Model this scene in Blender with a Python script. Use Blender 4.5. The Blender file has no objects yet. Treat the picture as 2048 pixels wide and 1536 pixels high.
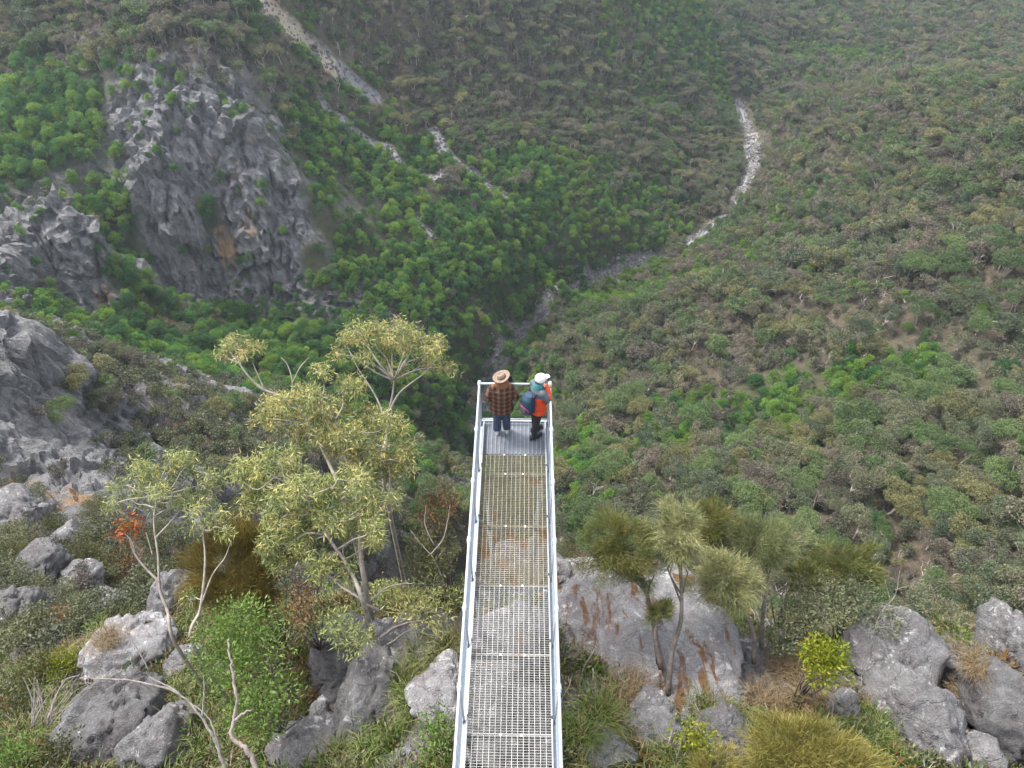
import bpy, bmesh, math, random
import numpy as np
from mathutils import Vector, Matrix

# ------------------------------------------------------------------ camera, sky, sun, exposure
sc = bpy.context.scene
CX, CY, CZ = 0.098, -9.61, 10.69          # the lookout's deck end is at y=0, deck top at z=0
PITCH, YAW, FPX = math.radians(45.0), math.radians(0.88), 1479.0   # focal length in pixels of a 2048-wide frame
cam_d = bpy.data.cameras.new("camera")
cam = bpy.data.objects.new("camera", cam_d)
sc.collection.objects.link(cam)
cam.location = (CX, CY, CZ)
cam.rotation_euler = (math.pi / 2 - PITCH, 0, YAW)
cam_d.sensor_width = 36.0
cam_d.lens = FPX / 2048 * 36.0
cam_d.clip_start, cam_d.clip_end = 0.1, 5000
sc.camera = cam

SUN_EL, SUN_AZ = math.radians(58), math.radians(-55)   # azimuth from +Y towards +X
world = bpy.data.worlds.new("World")
sc.world = world
world.use_nodes = True
wn = world.node_tree
sky = wn.nodes.new("ShaderNodeTexSky")
sky.sky_type = 'NISHITA'
sky.sun_disc = False
sky.sun_elevation = SUN_EL
sky.sun_rotation = SUN_AZ
sky.dust_density = 3.0
hsv = wn.nodes.new("ShaderNodeHueSaturation")
hsv.inputs["Saturation"].default_value = 0.38          # overcast: the blue is hidden by cloud
bg = wn.nodes["Background"]
bg.inputs["Strength"].default_value = 0.15
wn.links.new(sky.outputs[0], hsv.inputs["Color"])
wn.links.new(hsv.outputs[0], bg.inputs["Color"])
sun_d = bpy.data.lights.new("sun", 'SUN')
sun_d.energy = 1.5
sun_d.angle = math.radians(11)
sun_d.color = (1.0, 0.975, 0.94)
sun = bpy.data.objects.new("sun", sun_d)
sc.collection.objects.link(sun)
_sd = Vector((math.sin(SUN_AZ) * math.cos(SUN_EL), math.cos(SUN_AZ) * math.cos(SUN_EL), math.sin(SUN_EL)))
sun.rotation_euler = _sd.to_track_quat('Z', 'Y').to_euler()
sc.view_settings.view_transform = 'Standard'
sc.view_settings.look = 'None'
sc.view_settings.exposure = 1.8
sc.view_settings.gamma = 1.0
sc.render.engine = 'CYCLES'
sc.cycles.max_bounces = 5
sc.cycles.diffuse_bounces = 3
sc.cycles.transparent_max_bounces = 8
sc.cycles.volume_bounces = 0
sc.cycles.use_denoising = True
sc.cycles.denoising_prefilter = 'ACCURATE'

rng = np.random.default_rng(11)
random.seed(5)
R = math.radians

# ------------------------------------------------------------------ numeric helpers
def ray(px, py):
    """direction of the line of sight through a point of the (2048 x 1536) photograph"""
    u = (np.asarray(px, float) - 1024) / FPX
    v = (np.asarray(py, float) - 768) / FPX
    c, s = math.cos(PITCH), math.sin(PITCH)
    f = c - v * s                # horizontal forward
    z = -s - v * c
    x = u * math.cos(YAW) - f * math.sin(YAW)
    y = u * math.sin(YAW) + f * math.cos(YAW)
    return np.stack([x, y, z], -1)
CAM = np.array([CX, CY, CZ])
def at_h(px, py, h):             # the point h metres out (level distance along y)
    d = ray(px, py)
    return CAM + d * (h / d[1])
def at_z(px, py, z):
    d = ray(px, py)
    return CAM + d * ((z - CZ) / d[2])
def at_d(px, py, depth):         # by depth along the lens axis
    return CAM + ray(px, py) * depth
def project(P):
    P = np.asarray(P, float) - CAM
    c, s = math.cos(PITCH), math.sin(PITCH)
    cy, sy = math.cos(YAW), math.sin(YAW)
    r = P[..., 0] * cy + P[..., 1] * sy
    f = -P[..., 0] * sy + P[..., 1] * cy
    dep = f * c - P[..., 2] * s
    dn = -f * s - P[..., 2] * c
    dd = np.maximum(dep, 0.01)
    return 1024 + FPX * r / dd, 768 + FPX * dn / dd, dep

def _hash(ix, iy, iz):
    h = (ix * 374761393 + iy * 668265263 + iz * 2147483647 * 3 + 1442695041) & 0xffffffff
    h = ((h ^ (h >> 13)) * 1274126177) & 0xffffffff
    h = ((h ^ (h >> 16)) * 2246822519) & 0xffffffff
    return ((h ^ (h >> 15)) & 0xffffff) / float(0xffffff)
def vnoise(P):
    P = np.asarray(P, float)
    i = np.floor(P).astype(np.int64)
    f = P - i
    f = f * f * (3 - 2 * f)
    o = 0
    for dx in (0, 1):
        for dy in (0, 1):
            for dz in (0, 1):
                w = (f[..., 0] if dx else 1 - f[..., 0]) * (f[..., 1] if dy else 1 - f[..., 1]) * (f[..., 2] if dz else 1 - f[..., 2])
                o = o + w * _hash(i[..., 0] + dx, i[..., 1] + dy, i[..., 2] + dz)
    return o * 2 - 1
def fbm(P, octaves=4, lac=2.03, gain=0.5, ridged=False):
    P = np.asarray(P, float)
    a, o, t = 1.0, 0, 0
    for k in range(octaves):
        n = vnoise(P + 17.3 * k)
        if ridged:
            n = 1 - 2 * np.abs(n)
        o = o + a * n
        t += a
        P = P * lac
        a *= gain
    return o / t
def sstep(a, b, x):
    t = np.clip((x - a) / (b - a), 0, 1)
    return t * t * (3 - 2 * t)

# ------------------------------------------------------------------ object helpers
col = sc.collection
def raw_mesh(name, V, F, mats=(), fm=None, smooth=False, attrs=None, tris=False):
    """V (n,3); F (m,4) or (m,3) int array, or a list of such arrays"""
    V = np.ascontiguousarray(V, dtype=np.float32)
    Fs = F if isinstance(F, (list, tuple)) else [F]
    Fs = [np.asarray(f, dtype=np.int32) for f in Fs if len(f)]
    me = bpy.data.meshes.new(name)
    me.vertices.add(len(V))
    me.vertices.foreach_set("co", V.ravel())
    nl = sum(f.size for f in Fs); nf = sum(len(f) for f in Fs)
    me.loops.add(nl)
    me.polygons.add(nf)
    me.loops.foreach_set("vertex_index", np.concatenate([f.ravel() for f in Fs]))
    tot = np.concatenate([np.full(len(f), f.shape[1], np.int32) for f in Fs])
    start = np.concatenate([[0], np.cumsum(tot)[:-1]]).astype(np.int32)
    me.polygons.foreach_set("loop_start", start)
    if fm is not None:
        me.polygons.foreach_set("material_index", np.asarray(fm, np.int32))
    me.polygons.foreach_set("use_smooth", np.full(nf, bool(smooth)))
    for m in mats:
        me.materials.append(m)
    for k, a in (attrs or {}).items():
        at = me.attributes.new(k, 'FLOAT', 'POINT')
        at.data.foreach_set("value", np.asarray(a, np.float32))
    me.update(calc_edges=True)
    me.validate()
    return me
def link(name, me, parent=None, loc=None, rot=None):
    o = bpy.data.objects.new(name, me)
    col.objects.link(o)
    if parent is not None:
        o.parent = parent
    if loc is not None:
        o.location = loc
    if rot is not None:
        o.rotation_euler = rot
    return o
def tag(o, label=None, cat=None, group=None, kind=None):
    if label: o["label"] = label
    if cat: o["category"] = cat
    if group: o["group"] = group
    if kind: o["kind"] = kind
    return o
def empty(name, loc, label, cat, group=None, rz=0.0):
    o = bpy.data.objects.new(name, None)
    col.objects.link(o)
    o.location = loc
    o.rotation_euler = (0, 0, rz)
    o.empty_display_size = 0.2
    return tag(o, label, cat, group)
class MB:
    """collects quads/tris; build() links them as one mesh object"""
    def __init__(s):
        s.V, s.Q, s.T, s.A, s.n = [], [], [], [], 0
    def add(s, V, Q=None, T=None, a=0.0):
        V = np.asarray(V, float).reshape(-1, 3)
        if Q is not None and len(Q): s.Q.append(np.asarray(Q, int).reshape(-1, 4) + s.n)
        if T is not None and len(T): s.T.append(np.asarray(T, int).reshape(-1, 3) + s.n)
        s.V.append(V)
        s.A.append(np.broadcast_to(np.asarray(a, float), (len(V),)))
        s.n += len(V)
        return s
    def box(s, lo, hi, a=0.0):
        x0, y0, z0 = lo; x1, y1, z1 = hi
        V = [(x0,y0,z0),(x1,y0,z0),(x1,y1,z0),(x0,y1,z0),(x0,y0,z1),(x1,y0,z1),(x1,y1,z1),(x0,y1,z1)]
        return s.add(V, [(0,3,2,1),(4,5,6,7),(0,1,5,4),(1,2,6,5),(2,3,7,6),(3,0,4,7)], a=a)
    def tube(s, pts, rad, sides=6, a=0.0, caps=True):
        P = np.asarray(pts, float)
        n = len(P)
        r = np.broadcast_to(np.asarray(rad, float), (n,))
        t = np.gradient(P, axis=0)
        t /= np.linalg.norm(t, axis=1, keepdims=True) + 1e-9
        up = np.array([0.13, 0.21, 1.0]) if abs(t[:, 2]).mean() < 0.9 else np.array([1.0, 0.2, 0.1])
        b1 = np.cross(t, up); b1 /= np.linalg.norm(b1, axis=1, keepdims=True) + 1e-9
        b2 = np.cross(t, b1)
        an = np.arange(sides) * 2 * np.pi / sides
        V = P[:, None] + r[:, None, None] * (np.cos(an)[None, :, None] * b1[:, None] + np.sin(an)[None, :, None] * b2[:, None])
        i = np.arange(n - 1)[:, None] * sides; j = np.arange(sides)[None]
        j2 = (j + 1) % sides
        Q = np.stack([i + j, i + sides + j, i + sides + j2, i + j2], -1).reshape(-1, 4)
        VV = V.reshape(-1, 3); T = []
        if caps:
            VV = np.concatenate([VV, P[:1], P[-1:]])
            for k in range(sides):
                k2 = (k + 1) % sides
                T.append((n * sides, k, k2)); T.append((n * sides + 1, (n - 1) * sides + k2, (n - 1) * sides + k))
        return s.add(VV, Q, T, a=a)
    def ball(s, c, r, seg=8, rings=6, a=0.0):
        r = np.broadcast_to(np.asarray(r, float), (3,))
        th = np.linspace(0, np.pi, rings + 1)[1:-1]
        ph = np.arange(seg) * 2 * np.pi / seg
        V = [(math.sin(t) * math.cos(p), math.sin(t) * math.sin(p), math.cos(t)) for t in th for p in ph] + [(0, 0, 1), (0, 0, -1)]
        V = np.array(V) * r + np.asarray(c, float)
        Q, T = [], []
        m = len(th)
        for i in range(m - 1):
            for k in range(seg):
                Q.append((i*seg+k, (i+1)*seg+k, (i+1)*seg+(k+1) % seg, i*seg+(k+1) % seg))
        for k in range(seg):
            T.append((m*seg, k, (k+1) % seg)); T.append((m*seg+1, (m-1)*seg+(k+1) % seg, (m-1)*seg+k))
        return s.add(V, Q, T, a=a)
    def leaves(s, P, D, L, W, a=0.0, bend=0.0):
        """one diamond-shaped leaf per point: P base, D direction, L length, W width"""
        n = len(P)
        D = D / (np.linalg.norm(D, axis=1, keepdims=True) + 1e-9)
        rv = rng.normal(size=(n, 3))
        B = np.cross(D, rv); B /= np.linalg.norm(B, axis=1, keepdims=True) + 1e-9
        L = np.broadcast_to(np.asarray(L, float), (n,))[:, None]
        W = np.broadcast_to(np.asarray(W, float), (n,))[:, None]
        mid = P + D * L * 0.45
        tip = P + D * L
        if bend:
            tip = tip + np.array([0, 0, -1.0]) * L * bend
        V = np.stack([P, mid - B * W / 2, tip, mid + B * W / 2], 1).reshape(-1, 3)
        Q = np.arange(4 * n).reshape(-1, 4)
        a = np.repeat(np.broadcast_to(np.asarray(a, float), (n,)), 4)
        return s.add(V, Q, a=a)
    def mesh(s, name, mat=None, smooth=False):
        F = []
        if s.Q: F.append(np.concatenate(s.Q))
        if s.T: F.append(np.concatenate(s.T))
        mats = mat if isinstance(mat, (list, tuple)) else ([mat] if mat else [])
        return raw_mesh(name, np.concatenate(s.V), F, mats, smooth=smooth, attrs={"var": np.concatenate(s.A)})
    def build(s, name, mat=None, parent=None, smooth=False, loc=None):
        me = s.mesh(name, mat, smooth)
        return link(name, me, parent, loc)

# ------------------------------------------------------------------ materials
def mat(name):
    m = bpy.data.materials.new(name)
    m.use_nodes = True
    return m, m.node_tree.nodes, m.node_tree.links, m.node_tree.nodes["Principled BSDF"]
def ramp(n, l, src, stops, interp='LINEAR'):
    r = n.new("ShaderNodeValToRGB")
    r.color_ramp.interpolation = interp
    e = r.color_ramp.elements
    while len(e) < len(stops): e.new(0.5)
    for el, (p, c) in zip(e, stops):
        el.position = p
        el.color = (*c, 1)
    l.new(src, r.inputs[0])
    return r.outputs[0]
def noise(n, l, scale, detail=4, rough=0.55, vec=None, dist=0.0):
    t = n.new("ShaderNodeTexNoise")
    t.inputs["Scale"].default_value = scale
    t.inputs["Detail"].default_value = detail
    t.inputs["Roughness"].default_value = rough
    t.inputs["Distortion"].default_value = dist
    if vec is not None: l.new(vec, t.inputs["Vector"])
    return t.outputs[0]
def mixc(n, l, fac, a, b, mode='MIX'):
    m = n.new("ShaderNodeMix"); m.data_type = 'RGBA'; m.blend_type = mode
    for sock, v in ((m.inputs[0], fac), (m.inputs[6], a), (m.inputs[7], b)):
        if hasattr(v, "is_output"): l.new(v, sock)
        elif isinstance(v, (int, float)): sock.default_value = v
        else: sock.default_value = (*v, 1)
    return m.outputs[2]
def math_(n, l, op, a, b=None, clamp=False):
    m = n.new("ShaderNodeMath"); m.operation = op; m.use_clamp = clamp
    for sock, v in zip(m.inputs, (a, b)):
        if v is None: continue
        if hasattr(v, "is_output"): l.new(v, sock)
        else: sock.default_value = v
    return m.outputs[0]
def attr(n, name):
    a = n.new("ShaderNodeAttribute"); a.attribute_name = name
    return a.outputs["Fac"]
def coord(n, kind="Object"):
    return n.new("ShaderNodeTexCoord").outputs[kind]
def mapping(n, l, vec, scale=(1, 1, 1), rot=(0, 0, 0)):
    m = n.new("ShaderNodeMapping")
    m.inputs["Scale"].default_value = scale
    m.inputs["Rotation"].default_value = rot
    l.new(vec, m.inputs["Vector"])
    return m.outputs[0]
def bump(n, l, height, b, strength=0.5, dist=0.05):
    u = n.new("ShaderNodeBump")
    u.inputs["Strength"].default_value = strength
    u.inputs["Distance"].default_value = dist
    l.new(height, u.inputs["Height"])
    l.new(u.outputs[0], b.inputs["Normal"])
def leaf_mat(name, stops, trans=0.25, rough=0.55, per_object=0.5, patch=0.0, gain=1.0):
    """foliage: colour from a ramp over (leaf's own variation + its plant's), some light passing through"""
    m, n, l, b = mat(name)
    v = attr(n, "var")
    oi = n.new("ShaderNodeObjectInfo")
    fac = math_(n, l, 'ADD', math_(n, l, 'MULTIPLY', v, 1 - per_object), math_(n, l, 'MULTIPLY', oi.outputs["Random"], per_object))
    if patch:
        pn = noise(n, l, 0.035, 3, 0.6, oi.outputs["Location"])
        pf = math_(n, l, 'MULTIPLY', math_(n, l, 'SUBTRACT', pn, 0.5), patch * 2.2)
        fac = math_(n, l, 'ADD', fac, pf, True)
    st = [(p, tuple(min(0.9, x * gain) for x in c)) for p, c in stops]
    c = ramp(n, l, fac, st)
    l.new(c, b.inputs["Base Color"])
    b.inputs["Roughness"].default_value = rough
    b.inputs["Specular IOR Level"].default_value = 0.25
    t = n.new("ShaderNodeBsdfTranslucent")
    l.new(c, t.inputs["Color"])
    mx = n.new("ShaderNodeMixShader")
    mx.inputs[0].default_value = trans
    l.new(b.outputs[0], mx.inputs[1]); l.new(t.outputs[0], mx.inputs[2])
    l.new(mx.outputs[0], n["Material Output"].inputs["Surface"])
    return m
def plain(name, c, rough=0.6, metal=0.0, var=0.0, scale=8.0, bumpy=0.0):
    m, n, l, b = mat(name)
    b.inputs["Roughness"].default_value = rough
    b.inputs["Metallic"].default_value = metal
    if var:
        f = noise(n, l, scale, 5, 0.6, coord(n))
        lo = tuple(x * (1 - var) for x in c); hi = tuple(min(1, x * (1 + var)) for x in c)
        l.new(ramp(n, l, f, [(0.3, lo), (0.7, hi)]), b.inputs["Base Color"])
        if bumpy: bump(n, l, f, b, bumpy, 0.02)
    else:
        b.inputs["Base Color"].default_value = (*c, 1)
    return m
# ------------------------------------------------------------------ the gorge: measured points -> height field
# (photo x, photo y, level distance out in metres): the land passes through these
HP = [
 # the knoll under the lookout
 (1000,1536,3.95),(1000,1380,5.1),(1000,1250,6.9),(1000,1180,8.2),
 (700,1536,4.3),(700,1400,6.0),(720,1260,8.3),(720,1190,9.8),
 (420,1536,4.7),(420,1400,6.6),(400,1280,9.3),(420,1170,12.5),
 (150,1536,5.0),(150,1400,7.3),(120,1290,10.4),(100,1180,15.5),
 (-150,1536,5.4),(-150,1350,9.3),(-150,1200,15),
 (1200,1536,4.1),(1200,1400,5.5),(1220,1280,7.4),(1260,1190,8.9),
 (1450,1536,4.3),(1450,1400,5.8),(1450,1300,7.3),(1470,1230,8.9),
 (1700,1536,4.4),(1700,1400,5.9),(1680,1310,7.5),(1660,1250,9.2),
 (1900,1536,4.6),(1900,1420,5.9),(1960,1330,7.0),(2200,1536,4.8),(2200,1330,7.0),(2200,1240,8.3),
 # left: rocky shoulder falling away
 (300,1090,25),(120,1080,27),(0,1080,28),(-150,1080,28),(450,1060,24),
 (60,1000,37),(200,1010,36),(-150,1000,36),
 (0,880,43),(120,880,47),(220,880,53),(350,930,52),(470,960,49),(-150,880,42),
 (0,740,49),(90,740,54),(180,760,63),(300,800,64),(430,860,60),(520,905,57),
 (0,640,54),(60,640,60),(130,660,74),(-150,740,47),(250,700,74),(390,800,68),(-200,640,52),
 # left: first buttress and its gully
 (30,600,102),(200,655,113),(120,560,117),(60,440,122),(100,365,126),(230,600,116),(200,470,124),(0,480,112),(-200,450,118),
 (270,600,132),(240,430,145),(130,330,150),(30,300,152),(150,220,166),(270,320,156),(0,180,172),(-150,200,172),
 (0,90,186),(120,90,185),(0,0,200),(150,0,196),(-200,50,190),(-200,-100,205),
 # left: the main buttress
 (360,575,140),(430,590,141),(580,575,143),(640,480,150),(330,470,141),(280,330,146),(420,400,149),(540,420,151),(590,470,149),
 (290,150,164),(330,240,156),(430,270,158),(520,270,160),(400,120,170),(500,180,172),(560,330,160),
 (350,0,187),(480,0,197),(550,100,194),(200,130,174),
 # left bank forest
 (520,680,133),(700,640,137),(850,640,143),(980,640,152),(650,740,118),(850,760,125),(560,780,112),(700,860,102),(850,880,103),
 (700,540,152),(850,540,158),(1000,540,165),(1120,560,173),(700,420,170),(850,420,177),(1000,440,181),(1150,470,190),(1250,450,200),
 (640,280,185),(760,280,199),(900,300,203),(1050,330,209),(1200,330,222),(1330,330,238),(1420,350,250),
 (620,120,207),(760,120,226),(900,150,235),(1050,180,247),(1200,200,259),(1340,210,278),(1440,210,300),
 (600,0,214),(760,0,240),(900,0,258),(1050,0,272),(1200,0,292),(1350,0,318),(1440,80,325),
 (700,-150,262),(1000,-150,300),(400,-150,215),(100,-150,215),(1300,-150,345),
 # right: the wooded slope
 (1130,700,146),(1250,640,147),(1400,560,156),(1550,470,171),(1600,380,190),(1620,280,215),(1590,190,262),
 (1180,850,106),(1350,800,107),(1500,700,117),(1650,600,124),(1800,480,140),(1900,380,157),(1800,280,190),(1750,190,232),
 (1180,1000,74),(1300,950,77),(1500,900,83),(1700,800,92),(1850,700,100),(2000,600,106),(2048,450,128),(2048,300,157),(1950,210,196),(2048,180,198),
 (1180,1110,59),(1300,1090,60),(1500,1080,57),(1700,1050,58),(1900,1000,60),(2048,900,66),(2048,1050,52),(1900,1150,46),(1750,1190,46),
 (2048,1180,41),(2200,1100,44),(2250,900,61),(2250,650,90),(2250,400,120),(2250,200,165),
 # far slopes beyond the bend
 (1500,120,345),(1600,120,340),(1750,130,325),(1850,140,300),(2000,130,300),(1550,0,385),(1700,0,385),(1900,0,380),(2048,0,375),(1900,80,335),
 (2200,100,300),(2250,0,360),(1600,-150,470),(1950,-150,470),(2250,-150,450),
]
# (x, y, z): ground hidden behind the lip of the knoll
XYZ = [(0,6,-26),(-6,7,-24),(-13,7,-24),(8,6,-26),(14,6,-30),(0,16,-62),(10,14,-58),(20,12,-50),(-10,18,-52),(-22,22,-48),(30,14,-48),
       (5,34,-98),(-8,48,-120),(20,34,-88),(0,26,-84),(-25,45,-88),(14,4.5,-26),(22,3,-28),(-6,22,-70),(0,-11,-1.2),(-3,-11,-1.5),(3,-11,-1.5),
       (18,-4,-14),(28,-2,-24)]
# creek bed: photo x, y, z
CREEK = [(1478,205,-127.5),(1490,240,-128),(1500,300,-128.6),(1506,330,-128.8),(1490,370,-129.2),(1462,425,-129.8),(1415,462,-130.3),(1372,492,-130.8),
         (1310,520,-131.3),(1240,545,-131.8),(1180,570,-132.2),(1130,605,-132.7),(1070,660,-133.5),(1025,700,-134),(985,770,-135),
         (955,840,-135.8),(935,900,-136.4),(922,950,-137),(905,1010,-138)]
CP = np.array([at_z(a, b, z) for a, b, z in CREEK])
pts = [at_h(a, b, h) for a, b, h in HP] + [np.array(p, float) for p in XYZ] + list(CP)
pts = np.array(pts)
OX, OY = 0.0, -14.0
def sv(x, y):
    dx, dy = x - OX, y - OY
    return np.stack([np.log(np.maximum(np.hypot(dx, dy), 0.5)) * 1.25, np.arctan2(dx, np.maximum(dy, 1e-6) if np.isscalar(dy) else dy)], -1)
_c = sv(pts[:, 0], pts[:, 1])
_A = np.linalg.norm(_c[:, None] - _c[None], axis=-1)
_n = len(pts)
_M = np.zeros((_n + 3, _n + 3))
_M[:_n, :_n] = _A + np.eye(_n) * -0.004
_M[:_n, _n] = 1; _M[:_n, _n+1:] = _c; _M[_n, :_n] = 1; _M[_n+1:, :_n] = _c.T
_w = np.linalg.solve(_M, np.concatenate([pts[:, 2], [0, 0, 0]]))
def base_h(x, y):
    q = sv(x, y)
    sh = q.shape[:-1]
    q = q.reshape(-1, 2)
    out = np.empty(len(q))
    for i in range(0, len(q), 40000):
        b = q[i:i+40000]
        d = np.sqrt((b[:, None, 0] - _c[None, :, 0])**2 + (b[:, None, 1] - _c[None, :, 1])**2)
        out[i:i+40000] = d @ _w[:_n] + _w[_n] + b @ _w[_n+1:]
    return out.reshape(sh)
def creek_dist(x, y):
    best = np.full(np.shape(x), 1e9)
    for a, b in zip(CP[:-1], CP[1:]):
        ex, ey = b[0] - a[0], b[1] - a[1]
        t = np.clip(((x - a[0]) * ex + (y - a[1]) * ey) / (ex * ex + ey * ey), 0, 1)
        best = np.minimum(best, np.hypot(x - a[0] - t * ex, y - a[1] - t * ey))
    return best

# polar grid about the lookout, finer near by
NR, NA = 780, 700
_lg = np.linspace(math.log(1.5), math.log(520), 4000)
_wt = np.interp(np.exp(_lg), [1.5, 20, 24, 45, 60, 95, 105, 200, 230, 520], [.75, .75, .6, .7, 1.1, 1.2, 2.3, 2.1, 1.1, .8])
_cm = np.concatenate([[0], np.cumsum((_wt[1:] + _wt[:-1]) / 2)]); _cm /= _cm[-1]
LRR = np.interp(np.linspace(0, 1, NR), _cm, _lg)
rr = np.exp(LRR)
aa = np.linspace(R(-68), R(68), NA)
RR, AA = np.meshgrid(rr, aa, indexing='ij')
GX, GY = OX + RR * np.sin(AA), OY + RR * np.cos(AA)
GZ = base_h(GX, GY)
GZ = np.where(RR < 14, np.minimum(GZ, -1.0 - 0.02 * np.abs(GX)), GZ)
# erosion and roughness
P2 = np.stack([GX, GY, np.zeros_like(GX)], -1)
far = sstep(18, 60, RR)
cd = creek_dist(GX, GY)
away = sstep(4, 40, cd)
GZ = GZ + far * away * (5.0 * fbm(P2 / 55, 4) + 2.2 * fbm(P2 / 14 + 31, 3, ridged=True))
GZ = GZ + (1 - sstep(14, 40, RR)) * (0.35 * fbm(P2 / 2.2 + 7, 4))
GZ = GZ - 1.2 * np.exp(-(cd / 5.0) ** 2) * far
DA = R(136) / (NA - 1)
def height(x, y, grid=None):
    g = GZ if grid is None else grid
    dx, dy = np.asarray(x, float) - OX, np.asarray(y, float) - OY
    i = np.clip(np.interp(np.log(np.maximum(np.hypot(dx, dy), 1.5)), LRR, np.arange(NR)), 0, NR - 1.001)
    j = np.clip((np.arctan2(dx, dy) + R(68)) / DA, 0, NA - 1.001)
    i0 = i.astype(int); j0 = j.astype(int); fi = i - i0; fj = j - j0
    return (g[i0, j0] * (1-fi) * (1-fj) + g[i0+1, j0] * fi * (1-fj) + g[i0, j0+1] * (1-fi) * fj + g[i0+1, j0+1] * fi * fj)
def hit(px, py, tmax=900.0):
    """first ground point on the line of sight"""
    px, py = np.atleast_1d(np.asarray(px, float)), np.atleast_1d(np.asarray(py, float))
    D = ray(px, py)
    t = np.exp(np.linspace(math.log(4.0), math.log(tmax), 900))
    Pp = CAM + D[:, None] * t[None, :, None]
    below = Pp[..., 2] < height(Pp[..., 0], Pp[..., 1])
    k = np.argmax(below, 1)
    k = np.where(below.any(1), k, len(t) - 1)
    lo, hi = t[np.maximum(k - 1, 0)], t[k]
    for _ in range(12):
        m = (lo + hi) / 2
        Q = CAM + D * m[:, None]
        b = Q[:, 2] < height(Q[:, 0], Q[:, 1])
        hi = np.where(b, m, hi); lo = np.where(b, lo, m)
    return CAM + D * hi[:, None]
def visible(P, lift=2.0, steps=60):
    P = np.asarray(P, float) + np.array([0, 0, lift])
    t = np.linspace(0.25, 0.985, steps)
    Q = CAM + (P[:, None] - CAM) * t[None, :, None]
    return ~(Q[..., 2] < height(Q[..., 0], Q[..., 1])).any(1)

# ---- what covers the land: fields over the ground, spread from places read off the photograph
def field(samples, x, y, power=3.0, nscale=None):
    S = np.array([(a, b) for a, b, *_ in samples], float)
    val = np.array([s[2] for s in samples], float)
    H = hit(S[:, 0], S[:, 1])
    c = sv(H[:, 0], H[:, 1])
    q = sv(x, y).reshape(-1, 2)
    out = np.empty(len(q))
    for i in range(0, len(q), 40000):
        d = np.linalg.norm(q[i:i+40000, None] - c[None], axis=-1) + 1e-3
        w = d ** -power
        out[i:i+40000] = (w @ val) / w.sum(1)
    return out.reshape(np.shape(x))
GREEN = [(60,30,.0),(200,60,0),(350,60,0),(450,120,.02),(40,150,.55),(100,220,.95),(200,280,.95),(60,330,.85),(230,380,1),(130,300,1),(30,480,.7),(260,500,1),(250,570,1),
 (420,440,.7),(300,620,.9),(400,640,1),(520,640,1),(600,600,1),(700,560,1),(800,600,1),(900,560,.95),(1000,520,1),(950,480,.95),(1080,420,.9),(700,480,.8),(620,440,.85),(600,330,.8),
 (560,230,.6),(640,140,.5),(700,330,.7),(820,320,.85),(780,420,.8),(860,460,.85),(1000,380,.6),(1100,340,.75),(1180,420,.8),(1280,400,.6),(1330,310,.5),(1150,520,1),(1250,490,.8),
 (700,40,.35),(800,150,.15),(900,220,.12),(1000,230,.05),(1100,240,.06),(1250,260,.1),(900,90,.2),(1050,70,.15),(1150,110,.2),(1200,30,.5),(1320,60,.7),(1420,130,.85),(1480,90,.6),(1350,180,.45),(1550,60,.4),(1650,110,.7),(1640,40,.5),
 (1800,60,.25),(1950,60,.2),(2040,100,.2),(1500,190,.25),(1700,190,.1),(1900,250,.07),(1600,330,.18),(1700,320,.2),(1480,380,.25),(1450,520,.5),(1400,500,.55),(1560,440,.55),(1650,430,.5),(1500,530,.6),(1680,390,.45),(1800,420,.08),(1950,400,.05),
 (1800,560,.03),(2000,550,.03),(1950,650,.2),(1700,620,.03),(1550,620,.05),(1400,640,.06),(1250,660,.1),(1180,640,.4),(1150,700,.4),(1300,760,.05),(1500,730,.15),(1560,770,.9),(1600,820,.9),(1540,860,.8),(1700,750,.6),(1350,850,.6),(1200,800,.4),
 (1180,900,.6),(1280,880,.6),(1150,960,.6),(1400,930,.3),(1550,900,.5),(1700,850,.05),(1850,800,.05),(2000,850,.06),(1880,760,.5),(1800,960,.05),(1600,980,.05),(1450,1000,.12),(1300,1000,.15),(1950,1000,.05),(1900,1100,.12),(2040,1100,.1),(1750,1100,.06),(2000,1200,.1),
 (700,680,.95),(560,700,1),(850,700,1),(980,680,.7),(460,760,.95),(620,760,1),(900,800,.75),(860,860,.6),(940,740,.8),
 (150,700,.02),(300,780,.02),(450,900,.03),(100,850,.08),(200,930,.05),(60,680,.0),(380,940,.0),(30,1050,.1),(200,1100,.25)]
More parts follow.
